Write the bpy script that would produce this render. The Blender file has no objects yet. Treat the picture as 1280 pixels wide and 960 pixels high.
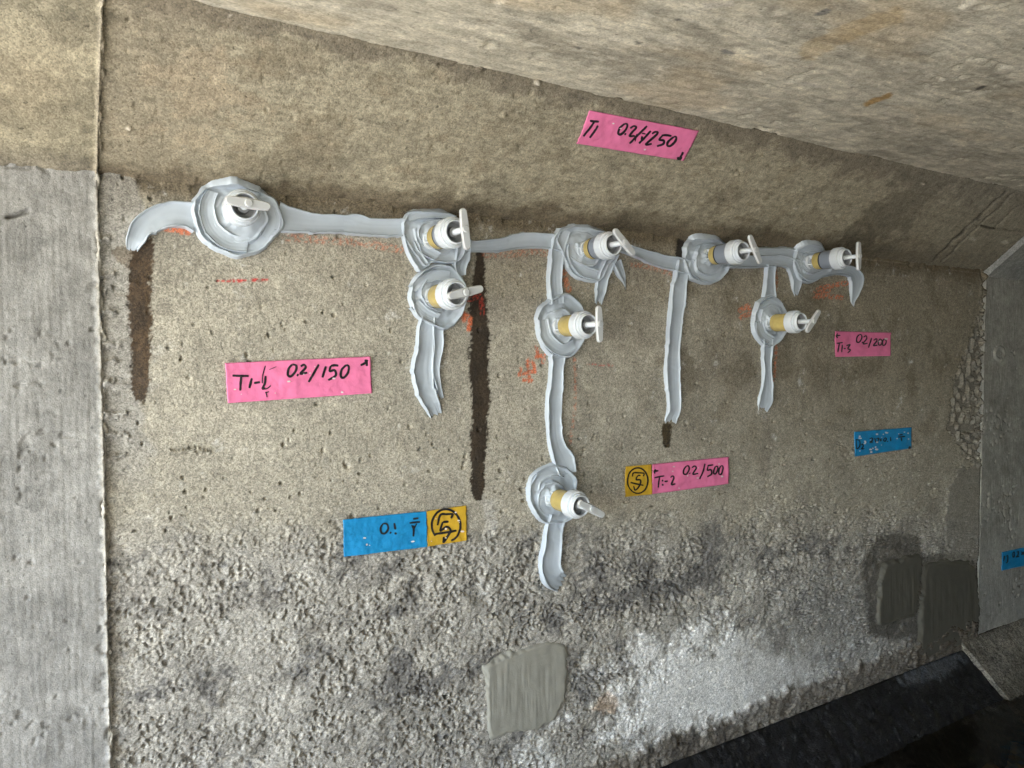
import bpy, math, random
import numpy as np
from mathutils import Matrix, Vector

# ------------------------------------------------------------------ camera, world, sun, exposure
sc = bpy.context.scene
F_PX, YAW, PITCH, ROLL = 936.33, 0.5527, 0.0400, 0.0013
CZ = 1.0                                  # camera height above datum
CAM = np.array([0.0, -1.0, CZ])
fw = np.array([math.sin(YAW)*math.cos(PITCH), math.cos(YAW)*math.cos(PITCH), -math.sin(PITCH)])
r0 = np.array([math.cos(YAW), -math.sin(YAW), 0.0])
d0 = np.cross(fw, r0)
RT = r0*math.cos(ROLL) + d0*math.sin(ROLL)
DN = -r0*math.sin(ROLL) + d0*math.cos(ROLL)
cam = bpy.data.cameras.new("camera")
cam.sensor_width = 36.0
cam.lens = F_PX/1280*36.0
cam.clip_start, cam.clip_end = 0.02, 5000
camo = bpy.data.objects.new("camera", cam)
sc.collection.objects.link(camo)
M = Matrix(((RT[0], -DN[0], -fw[0], CAM[0]), (RT[1], -DN[1], -fw[1], CAM[1]), (RT[2], -DN[2], -fw[2], CAM[2]), (0, 0, 0, 1)))
camo.matrix_world = M
sc.camera = camo

SUN_EL, SUN_AZ = 44.0, 274.0              # azimuth clockwise from +Y
world = bpy.data.worlds.new("World"); sc.world = world
world.use_nodes = True
wn = world.node_tree.nodes; wl = world.node_tree.links
sky = wn.new("ShaderNodeTexSky"); sky.sky_type = 'NISHITA'; sky.sun_disc = False
sky.sun_elevation = math.radians(SUN_EL); sky.sun_rotation = math.radians(SUN_AZ)
wl.new(sky.outputs[0], wn["Background"].inputs[0]); wn["Background"].inputs[1].default_value = 0.15
sl = bpy.data.lights.new("sun", 'SUN'); sl.energy = 5.0; sl.angle = math.radians(0.5); sl.color = (1, 0.985, 0.955)
so = bpy.data.objects.new("sun", sl); sc.collection.objects.link(so)
_az, _el = math.radians(SUN_AZ), math.radians(SUN_EL)
to_sun = Vector((math.sin(_az)*math.cos(_el), math.cos(_az)*math.cos(_el), math.sin(_el)))
so.rotation_euler = to_sun.to_track_quat('Z', 'Y').to_euler()
so.location = to_sun*20
sc.view_settings.view_transform = 'Standard'; sc.view_settings.look = 'None'
sc.view_settings.exposure = 3.75; sc.view_settings.gamma = 1.0; sc.view_settings.use_curve_mapping = False
sc.cycles.max_bounces = 10; sc.cycles.diffuse_bounces = 7; sc.cycles.glossy_bounces = 3
sc.cycles.caustics_reflective = False; sc.cycles.caustics_refractive = False
sc.cycles.use_denoising = True
try:
    sc.cycles.denoiser = 'OPENIMAGEDENOISE'; sc.cycles.denoising_input_passes = 'RGB_ALBEDO_NORMAL'; sc.cycles.denoising_prefilter = 'NONE'
except Exception: pass

# ------------------------------------------------------------------ helpers
rng = np.random.default_rng(7)
COL = sc.collection.objects
ZT, ZB = CZ+0.2099, CZ-0.7526             # top and base of the wall face
HA, HL = 0.7111, 0.2265                   # haunch angle from horizontal, slant length
HY, HZ = -HL*math.cos(HA), ZT+HL*math.sin(HA)
XL, XR = 0.0513, 2.033                    # joints between the three pours
ZW = CZ-0.838                             # water level
X0, X1, YF = -1.5, 12.0, -2.1             # ends of the culvert, opposite side

def ss(a, b, x):
    t = np.clip((x-a)/(b-a), 0, 1); return t*t*(3-2*t)
_perm = rng.permutation(4096)
_ga = rng.uniform(0, 2*np.pi, 4096); _gx, _gy = np.cos(_ga), np.sin(_ga)
def perlin(x, y, seed=0):
    x = np.asarray(x, float)+seed*37.7; y = np.asarray(y, float)+seed*91.3
    xi = np.floor(x).astype(np.int64); yi = np.floor(y).astype(np.int64)
    xf, yf = x-xi, y-yi
    u = xf*xf*xf*(xf*(xf*6-15)+10); v = yf*yf*yf*(yf*(yf*6-15)+10)
    def g(i, j, a, b):
        h = _perm[(_perm[i & 4095]+j) & 4095]; return _gx[h]*a+_gy[h]*b
    a = g(xi, yi, xf, yf); b = g(xi+1, yi, xf-1, yf); c = g(xi, yi+1, xf, yf-1); d = g(xi+1, yi+1, xf-1, yf-1)
    return ((a+(b-a)*u)+((c+(d-c)*u)-(a+(b-a)*u))*v)*1.5
def fbm(x, y, octv=4, seed=0, gain=0.5):
    t, a, f = 0, 1.0, 1.0
    for k in range(octv):
        t = t+a*perlin(x*f, y*f, seed+k*3); a *= gain; f *= 2.03
    return t
_r1, _r2, _r3 = rng.random(4096), rng.random(4096), rng.random(4096)
def worley(x, y, seed=0):
    """nearest jittered point: distance and that cell's random number"""
    x = x+seed*17.3; y = y+seed*53.9
    xi = np.floor(x).astype(np.int64); yi = np.floor(y).astype(np.int64)
    best = np.full(x.shape, 9.0); rid = np.zeros(x.shape)
    for i in (-1, 0, 1):
        for j in (-1, 0, 1):
            hsh = _perm[(_perm[(xi+i) & 4095]+yi+j) & 4095]
            d = np.hypot(xi+i+_r1[hsh]-x, yi+j+_r2[hsh]-y)
            m = d < best; best = np.where(m, d, best); rid = np.where(m, _r3[hsh], rid)
    return best, rid
def project(P):
    q = P-CAM; z = q@fw
    return 640+F_PX*(q@RT)/z, 480+F_PX*(q@DN)/z
def rays(px, py):
    px = np.asarray(px, float); py = np.asarray(py, float)
    return fw+RT*((px-640)/F_PX)[..., None]+DN*((py-480)/F_PX)[..., None]
NH = np.array([0, -math.sin(HA), -math.cos(HA)])     # haunch normal (towards the room)
DH = np.array([0, -math.cos(HA), math.sin(HA)])      # up the haunch
def to_st(px, py):
    """photo pixel -> (s, t) on the folded wall + haunch surface"""
    v = rays(px, py)
    k = 1.0/v[..., 1]
    s = CAM[0]+v[..., 0]*k; t = CAM[2]+v[..., 2]*k
    H0 = np.array([0, 0, ZT])
    kh = ((H0-CAM)@NH)/(v@NH)
    P = CAM+v*kh[..., None]
    th = ZT+(P-H0)@DH
    up = t > ZT
    return np.where(up, P[..., 0], s), np.where(up, th, t)
def surf(s, t, h):
    """folded surface point lifted by h"""
    over = np.maximum(t-ZT, 0.0)
    y = -np.minimum(over*math.cos(HA), 9); z = np.where(t > ZT, ZT+over*math.sin(HA), t)
    w = ss(ZT-0.012, ZT+0.012, t)
    ang = w*(math.pi/2-HA)
    P = np.stack([s, y-h*np.cos(ang), z-h*np.sin(ang)], -1)
    return P
def pt_wall(px, py):
    s, t = to_st(np.array([px]), np.array([py])); return float(s[0]), float(t[0])

def mesh_from(name, V, quads, smooth=True, tris=None):
    me = bpy.data.meshes.new(name)
    V = np.asarray(V, np.float32).reshape(-1, 3)
    quads = np.asarray(quads, np.int32).reshape(-1, 4)
    n3 = 0 if tris is None else len(tris)
    me.vertices.add(len(V)); me.vertices.foreach_set("co", V.ravel())
    idx = quads.ravel()
    if n3: idx = np.concatenate([idx, np.asarray(tris, np.int32).ravel()])
    me.loops.add(len(idx)); me.loops.foreach_set("vertex_index", idx)
    npoly = len(quads)+n3
    me.polygons.add(npoly)
    st = np.arange(len(quads))*4
    if n3: st = np.concatenate([st, len(quads)*4+np.arange(n3)*3])
    me.polygons.foreach_set("loop_start", st.astype(np.int32))
    me.polygons.foreach_set("use_smooth", np.full(npoly, smooth, bool))
    me.update(calc_edges=True)
    return me
def grid_quads(n, m, flip=False, off=0, wrap=False):
    i = np.arange(n-1)[:, None]; j = np.arange(m if wrap else m-1)[None, :]
    j2 = (j+1) % m
    a = i*m+j; b = i*m+j2; c = (i+1)*m+j2; d = (i+1)*m+j
    q = np.stack([a, b, c, d], -1).reshape(-1, 4)+off
    return q[:, ::-1] if flip else q
def obj(name, me, mat, parent=None, **props):
    o = bpy.data.objects.new(name, me); COL.link(o)
    if mat is not None: me.materials.clear(); me.materials.append(mat)
    if parent is not None:
        o.parent = parent
        if parent.get('world_parts'): o.matrix_parent_inverse = Matrix.Translation(-parent.location)
    for k, v in props.items(): o[k] = v
    return o
def thing(name, label, cat, loc=(0, 0, 0), group=None):
    o = bpy.data.objects.new(name, None); COL.link(o); o.location = loc; o.empty_display_size = 0.05
    o["label"] = label; o["category"] = cat
    if group: o["group"] = group
    return o
def slab(name, P, back, col, wet, mat, parent):
    """front grid P (n,m,3), closed towards the back by vector `back`"""
    n, m = P.shape[:2]
    V = P.reshape(-1, 3)
    ring = np.concatenate([np.arange(m), np.arange(1, n)*m+m-1, (n-1)*m+np.arange(m-2, -1, -1), np.arange(n-2, 0, -1)*m])
    RV = V[ring]+np.asarray(back)
    N = len(V); k = len(ring)
    q = grid_quads(n, m)
    a = ring; b = np.roll(ring, -1); c = N+np.roll(np.arange(k), -1); d = N+np.arange(k)
    q2 = np.stack([b, a, d, c], -1)
    corners = [N, N+m-1, N+m-1+n-1, N+m-1+n-1+m-1]
    q3 = np.array([[corners[3], corners[2], corners[1], corners[0]]])
    me = mesh_from(name, np.concatenate([V, RV]), np.concatenate([q, q2, q3]))
    ca = me.attributes.new("col", 'FLOAT_COLOR', 'POINT')
    C = np.ones((N+k, 4), np.float32); C[:N, :3] = col.reshape(-1, 3); C[N:, :3] = col.reshape(-1, 3)[ring]
    ca.data.foreach_set("color", C.ravel())
    wa = me.attributes.new("wet", 'FLOAT', 'POINT')
    W = np.zeros(N+k, np.float32); W[:N] = wet.ravel()
    wa.data.foreach_set("value", W)
    return obj(name, me, mat, parent)

# ------------------------------------------------------------------ materials
def new_mat(name):
    m = bpy.data.materials.new(name); m.use_nodes = True
    return m, m.node_tree.nodes, m.node_tree.links, m.node_tree.nodes["Principled BSDF"]
def concrete_mat(name, grain=360.0, gvar=0.35, bump=0.5, bscale=420.0, stretch=(1, 1, 1), bdist=0.0012, nvar=0.18, specks=0.0):
    m, n, l, b = new_mat(name)
    tc = n.new("ShaderNodeTexCoord")
    mp = n.new("ShaderNodeMapping"); mp.inputs["Scale"].default_value = stretch
    l.new(tc.outputs["Object"], mp.inputs["Vector"])
    at = n.new("ShaderNodeAttribute"); at.attribute_name = "col"
    aw = n.new("ShaderNodeAttribute"); aw.attribute_name = "wet"
    vo = n.new("ShaderNodeTexVoronoi"); vo.inputs["Scale"].default_value = grain
    l.new(mp.outputs[0], vo.inputs["Vector"])
    sp = n.new("ShaderNodeSeparateColor"); l.new(vo.outputs["Color"], sp.inputs[0])
    mr = n.new("ShaderNodeMapRange"); mr.inputs["To Min"].default_value = 1-gvar; mr.inputs["To Max"].default_value = 1+gvar
    l.new(sp.outputs[0], mr.inputs["Value"])
    no = n.new("ShaderNodeTexNoise"); no.inputs["Scale"].default_value = 60; no.inputs["Detail"].default_value = 8; no.inputs["Roughness"].default_value = 0.78
    l.new(mp.outputs[0], no.inputs["Vector"])
    mr2 = n.new("ShaderNodeMapRange"); mr2.inputs["From Min"].default_value = 0.3; mr2.inputs["From Max"].default_value = 0.7
    mr2.inputs["To Min"].default_value = 1-nvar; mr2.inputs["To Max"].default_value = 1+nvar
    l.new(no.outputs["Fac"], mr2.inputs["Value"])
    mu = n.new("ShaderNodeMath"); mu.operation = 'MULTIPLY'; l.new(mr.outputs[0], mu.inputs[0]); l.new(mr2.outputs[0], mu.inputs[1])
    fac = mu.outputs[0]
    if specks:      # tiny dark pores in the skin
        ns = n.new("ShaderNodeTexNoise"); ns.inputs["Scale"].default_value = 190; ns.inputs["Detail"].default_value = 3; l.new(mp.outputs[0], ns.inputs["Vector"])
        ms = n.new("ShaderNodeMapRange"); ms.inputs["From Min"].default_value = 0.66; ms.inputs["From Max"].default_value = 0.72
        ms.inputs["To Min"].default_value = 1.0; ms.inputs["To Max"].default_value = 1-specks
        l.new(ns.outputs["Fac"], ms.inputs["Value"])
        m3 = n.new("ShaderNodeMath"); m3.operation = 'MULTIPLY'; l.new(fac, m3.inputs[0]); l.new(ms.outputs[0], m3.inputs[1]); fac = m3.outputs[0]
    vm = n.new("ShaderNodeVectorMath"); vm.operation = 'SCALE'
    l.new(at.outputs["Color"], vm.inputs[0]); l.new(fac, vm.inputs["Scale"])
    l.new(vm.outputs[0], b.inputs["Base Color"])
    ro = n.new("ShaderNodeMapRange"); ro.inputs["To Min"].default_value = 0.92; ro.inputs["To Max"].default_value = 0.38
    l.new(aw.outputs["Fac"], ro.inputs["Value"]); l.new(ro.outputs[0], b.inputs["Roughness"])
    b.inputs["Specular IOR Level"].default_value = 0.35
    nb = n.new("ShaderNodeTexNoise"); nb.inputs["Scale"].default_value = bscale; nb.inputs["Detail"].default_value = 4; nb.inputs["Roughness"].default_value = 0.65
    l.new(mp.outputs[0], nb.inputs["Vector"])
    bp = n.new("ShaderNodeBump"); bp.inputs["Strength"].default_value = bump; bp.inputs["Distance"].default_value = bdist
    v2 = n.new("ShaderNodeTexVoronoi"); v2.inputs["Scale"].default_value = grain; l.new(mp.outputs[0], v2.inputs["Vector"])
    sb = n.new("ShaderNodeMath"); sb.operation = 'SUBTRACT'; l.new(nb.outputs["Fac"], sb.inputs[0]); l.new(v2.outputs["Distance"], sb.inputs[1])
    l.new(sb.outputs[0], bp.inputs["Height"]); l.new(bp.outputs[0], b.inputs["Normal"])
    return m
def plain_mat(name, col, rough=0.5, spec=0.5, sss=0.0, trans=0.0, noise=0.0, nscale=80, bump=0.0, bscale=200, bdist=0.0005):
    m, n, l, b = new_mat(name)
    b.inputs["Base Color"].default_value = (*col, 1); b.inputs["Roughness"].default_value = rough
    b.inputs["Specular IOR Level"].default_value = spec
    b.inputs["Transmission Weight"].default_value = trans
    if sss:
        b.inputs["Subsurface Weight"].default_value = sss; b.inputs["Subsurface Radius"].default_value = (1, 0.9, 0.7); b.inputs["Subsurface Scale"].default_value = 0.004
    tc = n.new("ShaderNodeTexCoord")
    if noise:
        no = n.new("ShaderNodeTexNoise"); no.inputs["Scale"].default_value = nscale; no.inputs["Detail"].default_value = 5
        l.new(tc.outputs["Object"], no.inputs["Vector"])
        mr = n.new("ShaderNodeMapRange"); mr.inputs["From Min"].default_value = 0.3; mr.inputs["From Max"].default_value = 0.7
        mr.inputs["To Min"].default_value = 1-noise; mr.inputs["To Max"].default_value = 1+noise
        l.new(no.outputs["Fac"], mr.inputs["Value"])
        vm = n.new("ShaderNodeVectorMath"); vm.operation = 'SCALE'; vm.inputs[0].default_value = col
        l.new(mr.outputs[0], vm.inputs["Scale"]); l.new(vm.outputs[0], b.inputs["Base Color"])
    if bump:
        nb = n.new("ShaderNodeTexNoise"); nb.inputs["Scale"].default_value = bscale; nb.inputs["Detail"].default_value = 4
        l.new(tc.outputs["Object"], nb.inputs["Vector"])
        bp = n.new("ShaderNodeBump"); bp.inputs["Strength"].default_value = bump; bp.inputs["Distance"].default_value = bdist
        l.new(nb.outputs["Fac"], bp.inputs["Height"]); l.new(bp.outputs[0], b.inputs["Normal"])
    return m
M_WALL = concrete_mat("sandy_concrete", grain=620, gvar=0.36, bump=0.35, bscale=800, bdist=0.0004, nvar=0.24, specks=0.55)
M_SMOOTH = concrete_mat("formed_concrete", grain=700, gvar=0.16, bump=0.3, bscale=420, bdist=0.0007, nvar=0.28, specks=0.4)
M_HAUNCH = concrete_mat("stained_concrete", grain=560, gvar=0.26, bump=0.35, bscale=520, bdist=0.0007, nvar=0.36, specks=0.5)
M_CEIL = concrete_mat("soffit_concrete", grain=520, gvar=0.16, bump=0.3, bscale=360, stretch=(0.6, 1, 1), bdist=0.001, nvar=0.38, specks=0.45)
M_LEDGE = concrete_mat("wet_black_concrete", grain=300, gvar=0.6, bump=0.5, bscale=300, bdist=0.0012)
M_PASTE = plain_mat("sealing_paste", (0.455, 0.51, 0.57), 0.34, 0.5, noise=0.05, nscale=40, bump=0.12, bscale=120, bdist=0.0005)
M_CAP = plain_mat("white_plastic", (0.57, 0.61, 0.645), 0.24, 0.5, sss=0.35)
M_WING = plain_mat("translucent_plastic", (0.62, 0.64, 0.65), 0.28, 0.5, sss=0.2, trans=0.25)
M_AMBER = plain_mat("amber_resin", (0.45, 0.355, 0.13), 0.22, 0.5, sss=0.4, noise=0.12, nscale=90)
M_GASKET = plain_mat("dark_rubber", (0.03, 0.032, 0.036), 0.5)
M_SLEEVE = plain_mat("grey_sleeve", (0.19, 0.215, 0.255), 0.28, 0.5)
M_HOLE = plain_mat("cap_recess", (0.27, 0.28, 0.29), 0.5)
M_PINK = plain_mat("pink_tape", (0.80, 0.20, 0.385), 0.5, 0.4, noise=0.06, nscale=40, bump=0.5, bscale=120, bdist=0.0008)
M_BLUE = plain_mat("blue_tape", (0.012, 0.245, 0.53), 0.45, 0.4, noise=0.1, nscale=60, bump=0.6, bscale=140, bdist=0.001)
M_YEL = plain_mat("yellow_tape", (0.60, 0.37, 0.03), 0.5, 0.4, noise=0.12, nscale=60, bump=0.6, bscale=140, bdist=0.001)
M_INK = plain_mat("black_marker", (0.012, 0.012, 0.014), 0.45)
M_MORTAR = plain_mat("repair_mortar", (0.285, 0.278, 0.24), 0.75, 0.3, noise=0.1, nscale=50, bump=0.35, bscale=500, bdist=0.0006)
M_MORTAR2 = plain_mat("damp_repair_mortar", (0.098, 0.094, 0.078), 0.55, 0.35, noise=0.08, nscale=50, bump=0.35, bscale=400, bdist=0.0006)

# ------------------------------------------------------------------ surface painting tools (all in wall coordinates, looked up through the photo)
def mixc(col, mask, target):
    return col+(np.asarray(target)-col)*np.clip(mask, 0, 1)[..., None]
def seg_dist(px, py, pts):
    """distance to a polyline with radius, returns d/r min"""
    best = np.full(px.shape, 1e3)
    for (x0, y0, a0), (x1, y1, a1) in zip(pts[:-1], pts[1:]):
        dx, dy = x1-x0, y1-y0
        t = np.clip(((px-x0)*dx+(py-y0)*dy)/(dx*dx+dy*dy+1e-9), 0, 1)
        d = np.hypot(px-x0-t*dx, py-y0-t*dy)/(a0+(a1-a0)*t)
        best = np.minimum(best, d)
    return best
def blob(px, py, cx, cy, rx, ry, rot=0):
    c, s = math.cos(math.radians(rot)), math.sin(math.radians(rot))
    u = ((px-cx)*c+(py-cy)*s)/rx; v = (-(px-cx)*s+(py-cy)*c)/ry
    return np.exp(-(u*u+v*v))
def poly_in(px, py, poly):
    """signed distance to polygon, positive inside"""
    poly = np.array(poly, float); inside = np.zeros(px.shape, bool); d = np.full(px.shape, 1e9)
    for (x0, y0), (x1, y1) in zip(poly, np.roll(poly, -1, 0)):
        cond = (y0 > py) != (y1 > py)
        with np.errstate(divide='ignore', invalid='ignore'):
            xi = (x1-x0)*(py-y0)/(y1-y0+1e-12)+x0
        inside ^= cond & (px < xi)
        dx, dy = x1-x0, y1-y0
        t = np.clip(((px-x0)*dx+(py-y0)*dy)/(dx*dx+dy*dy+1e-9), 0, 1)
        d = np.minimum(d, np.hypot(px-x0-t*dx, py-y0-t*dy))
    return np.where(inside, d, -d)
def pores(X, Z, n, x0, x1, z0, z1, rmin, rmax, depth, xs, zs, seed, h, keep=None):
    """stamp small round bug holes into h (grid coordinates xs, zs)"""
    g = np.random.default_rng(seed)
    for _ in range(n):
        cx, cz = g.uniform(x0, x1), g.uniform(z0, z1); r = rmin+(rmax-rmin)*g.random()**3
        if keep is not None and not keep(cx, cz, g): continue
        i0, i1 = np.searchsorted(xs, [cx-1.6*r, cx+1.6*r]); j0, j1 = np.searchsorted(zs, [cz-1.6*r, cz+1.6*r])
        if i1-i0 < 2 or j1-j0 < 2: continue
        e = g.uniform(0.7, 1.3)
        d = np.hypot((X[j0:j1, i0:i1]-cx)*e, (Z[j0:j1, i0:i1]-cz)/e)/r+0.25*perlin(X[j0:j1, i0:i1]*400, Z[j0:j1, i0:i1]*400, 4)
        h[j0:j1, i0:i1] -= depth*r*(1-ss(0.6, 1.0, d))
def axis(a, b, step, *more):
    out = [np.arange(a, b, step)]
    return np.concatenate(out)
def spaced(a, b, stepf):
    x = [a]
    while x[-1] < b: x.append(x[-1]+stepf(x[-1]))
    x = np.array(x); return a+(x-a)*(b-a)/(x[-1]-a)
def wy_top(px): return 207+0.102*px          # wall/haunch line in the photo
def wy_bot(px): return 957-0.385*(px-823)    # wall base in the photo

# ------------------------------------------------------------------ the three culvert sections
sec_mid = thing("culvert_section", "middle concrete culvert section, sandy wall carrying the grey sealing paste", "culvert")
sec_left = thing("culvert_section", "grey concrete culvert section at far left beyond the vertical joint", "culvert")
sec_right = thing("culvert_section", "darker grey concrete culvert section at far right with blue tape", "culvert")

# middle wall face ---------------------------------------------------
xs = spaced(XL+0.001, XR-0.0015, lambda x: 0.00135*((x*0.525+0.85)/0.87)**1.35)
zs = spaced(ZB-0.03, ZT+0.012, lambda z: 0.00122+0.0009*float(ss(CZ-0.22, CZ-0.1, z)))
X, Z = np.meshgrid(xs, zs)
PX, PY = project(np.stack([X, np.zeros_like(X), Z], -1))
wob = fbm(X*18, Z*18, 4, 11)
PXw = PX+14*wob; PYw = PY+16*fbm(X*16, Z*16, 4, 12)
PXr = PX+3.5*fbm(X*160, Z*160, 3, 13); PYr = PY+3.5*fbm(X*160, Z*160, 3, 14)
low = ss(625, 700, PYw+0.02*(PXw-640))
white_zone = blob(PXw, PYw, 905, 850, 170, 46, -21)
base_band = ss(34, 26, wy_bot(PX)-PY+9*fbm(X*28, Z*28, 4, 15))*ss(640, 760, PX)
left_strip = ss(8, -8, PXw-172-0.04*(PY-230)+10*fbm(X*40, Z*40, 3, 16))*ss(640, 540, PYw)
patch_zone = np.maximum(ss(-6, 2, poly_in(PXr, PYr, [(1083, 700), (1098, 675), (1120, 668), (1150, 672), (1153, 695), (1150, 790), (1120, 800), (1088, 790)])),
                        ss(-6, 2, poly_in(PXr, PYr, [(1150, 696), (1204, 692), (1226, 703), (1229, 790), (1215, 808), (1146, 830)])))
peel = ss(-1.0, 1.2, poly_in(PX+5*fbm(X*70, Z*70, 3, 17), PY+6*fbm(X*70, Z*70, 3, 18), [(1234, 380), (1222, 398), (1207, 440), (1193, 480), (1188, 515), (1184, 535), (1196, 552), (1214, 576), (1226, 572)]))
coat = ss(-1.5, 2, poly_in(PX+5*fbm(X*60, Z*60, 3, 19), PY+6*fbm(X*60, Z*60, 3, 20), [(1240, 575), (1196, 586), (1186, 606), (1182, 640), (1180, 700), (1240, 700)]))
smoothness = np.clip(left_strip+0.9*peel+0.9*coat+0.8*patch_zone, 0, 1)
rough = np.clip(0.03+1.0*low+0.16*ss(430, 600, PYw)*ss(900, 1050, PXw)-0.62*white_zone-0.5*ss(770, 800, PYw)*ss(760, 860, PXw), 0.025, 1)*(1-0.85*smoothness)
rough *= np.clip(0.72+0.9*fbm(X*9, Z*9, 3, 21), 0.25, 1.25)*(0.55+0.45*ss(300, 620, PX))
mp1 = ss(-8, 3, poly_in(PX, PY, [(602, 830), (640, 812), (690, 796), (706, 798), (715, 812), (712, 853), (704, 890), (684, 911), (630, 923), (609, 925), (603, 873)]))
rough *= 1-0.85*mp1
h = np.zeros_like(X)
n7 = fbm(X*140, Z*140, 3, 31, 0.6)
wx, wz = X+0.002*fbm(X*110, Z*110, 2, 30), Z+0.002*fbm(X*110, Z*110, 2, 29)
f1, i1 = worley(wx*150, wz*150, 1); f2, i2 = worley(wx*255, wz*255, 2); f3, i3 = worley(wx*80, wz*80, 3)
pth = 0.30*fbm(X*28, Z*28, 3, 28)
n4 = 0.10*perlin(X*300, Z*300, 26)+0.12*perlin(X*150, Z*150, 25)
pit = 0.0051*ss(0.42, 0.26, f1+n4)*(i1+pth > 0.55)+0.0034*ss(0.38, 0.22, f2+n4)*(i2+pth > 0.60)+0.0075*ss(0.36, 0.26, f3+0.6*n4)*(i3+pth > 0.72)
grn = 0.0
h += rough*(0.0004*n7-pit+grn+0.001*fbm(X*30, Z*30, 3, 27))
h += 0.00028*(1-rough)*(1-0.75*smoothness)*(ss(0.5, 0.2, f2)*(i2 < 0.4)-1.4*ss(0.5, 0.2, f2)*(i2 > 0.8))
h += 0.00015*(1-0.7*smoothness)*perlin(X*260, Z*260, 36)+0.00012*perlin(X*380, Z*380, 37)
h += 0.0022*fbm(X*5, Z*5, 2, 38)*ss(0, 0.05, ZT-Z)+0.0004*fbm(X*22, Z*22, 2, 39)
h += -0.003*ss(0.2, 0.6, fbm(X*16, Z*20, 4, 41))*low*(1-white_zone)            # bigger broken-out lumps
h += 0.0022*left_strip*(ss(0.55, 0.62, perlin(X*12, Z*60, 42))*ss(0.055, 0.02, X-XL)-0.7*ss(0.5, 0.6, perlin(X*20, Z*40, 43))+0.25*fbm(X*40, Z*90, 3, 49))
for L_ in [[(126, 431), (137, 431), (150, 432)], [(126, 452), (146, 451)], [(127, 515), (140, 518), (156, 516)], [(128, 545), (150, 541), (160, 544)], [(126, 345), (141, 343)], [(128, 575), (155, 569)], [(126, 365), (138, 361)], [(127, 388), (143, 391)], [(127, 480), (144, 476)], [(127, 300), (136, 297)]]:
    h += 0.0040*ss(1.15, 0.4, seg_dist(PXr, PYr, [(x, y, 3.4) for x, y in L_]))
h += 0.004*ss(1.1, 0.5, seg_dist(PXr, PYr, [(x, y, 2.2) for x, y in [(212, 566), (235, 562), (262, 564)]]))
h += base_band*(0.006+0.003*fbm(X*40, Z*60, 3, 44))
h += -0.0050*peel+0.007*peel*ss(0.15, 0.3, fbm(X*70, Z*38, 3, 45))+0.0015*coat-0.002*patch_zone
edgeR = ss(0.030, 0.0, XR-X)*ss(330, 345, PY)*ss(600, 560, PY)
h += edgeR*0.010*np.clip(fbm(X*90, Z*50, 3, 46), -0.6, 1)
h += 0.004*ss(0.010, 0.0, X-XL)*np.clip(fbm(X*50, Z*45, 4, 47), -0.7, 1)-0.003*ss(0.015, 0.003, ZT-Z)*ss(0.1, 0.3, perlin(X*40, Z*0, 48))
pores(X, Z, 1900, XL, XR, ZB, ZT, 0.0012, 0.0030, 2.0, xs, zs, 5, h)
pores(X, Z, 900, 0.3, XR-0.2, ZB+0.12, CZ-0.12, 0.0015, 0.0042, 1.6, xs, zs, 6, h)
# colour
col = np.empty(X.shape+(3,)); col[:] = (0.345, 0.320, 0.262)
mot = fbm(X*6, Z*6, 4, 51); mot2 = fbm(X*24, Z*24, 4, 52)
col *= (1+0.13*mot+0.12*mot2)[..., None]
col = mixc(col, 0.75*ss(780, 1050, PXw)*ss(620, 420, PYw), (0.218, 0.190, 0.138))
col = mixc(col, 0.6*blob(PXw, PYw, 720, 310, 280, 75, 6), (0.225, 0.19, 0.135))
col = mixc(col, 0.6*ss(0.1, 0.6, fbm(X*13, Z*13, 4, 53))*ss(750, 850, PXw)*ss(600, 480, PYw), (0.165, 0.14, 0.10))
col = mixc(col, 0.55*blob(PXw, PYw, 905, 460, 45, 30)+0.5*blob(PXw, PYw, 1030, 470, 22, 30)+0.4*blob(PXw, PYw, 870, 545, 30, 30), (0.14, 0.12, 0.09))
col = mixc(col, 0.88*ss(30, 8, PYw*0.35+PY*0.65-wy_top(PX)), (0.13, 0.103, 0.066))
col = mixc(col, left_strip*0.85, (0.325, 0.312, 0.285))
col = mixc(col, left_strip*0.5*ss(300, 240, PY), (0.20, 0.185, 0.155))
greyz = low*0.8
col = mixc(col, greyz, np.stack([0.36*(1+0.2*mot2), 0.345*(1+0.2*mot2), 0.315*(1+0.2*mot2)], -1))
col = mixc(col, 0.85*low*ss(0.25, 0.70, 0.75*fbm(X*11, Z*16, 6, 54, 0.6)+0.28*n7+0.55*blob(PXw, PYw, 850, 720, 170, 42, -14)+0.5*blob(PXw, PYw, 748, 830, 38, 80, 8)+0.35*blob(PXw, PYw, 520, 880, 60, 70)), (0.135, 0.13, 0.125))
col = mixc(col, 0.4*low*ss(0.25, 0.55, fbm(X*14, Z*22, 6, 55, 0.6)+0.25*n7+0.6*blob(PXw, PYw, 560, 900, 90, 60)), (0.17, 0.16, 0.145))
col = mixc(col, 0.95*ss(0.25, 0.75, blob(PXw, PYw, 850, 850, 110, 62, -25)+0.65*blob(PXw, PYw, 980, 850, 130, 34, -21)+0.35*fbm(X*20, Z*20, 6, 56, 0.6)+0.15*n7), (0.76, 0.755, 0.735))
col = mixc(col, 0.85*ss(0.35, 0.8, blob(PXw, PYw, 668, 945, 42, 26)+0.3*fbm(X*30, Z*30, 5, 57, 0.6)+0.15*n7), (0.58, 0.57, 0.54))
col = mixc(col, 0.75*ss(0.3, 0.8, blob(PXw, PYw, 930, 735, 60, 18, -35)+0.4*fbm(X*40, Z*40, 5, 58, 0.65)+0.2*n7), (0.56, 0.54, 0.49))
col = mixc(col, 0.6*ss(0.3, 0.8, blob(PXw, PYw, 608, 690, 14, 80, 3)+0.25*fbm(X*40, Z*40, 4, 59)), (0.50, 0.485, 0.45))
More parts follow.
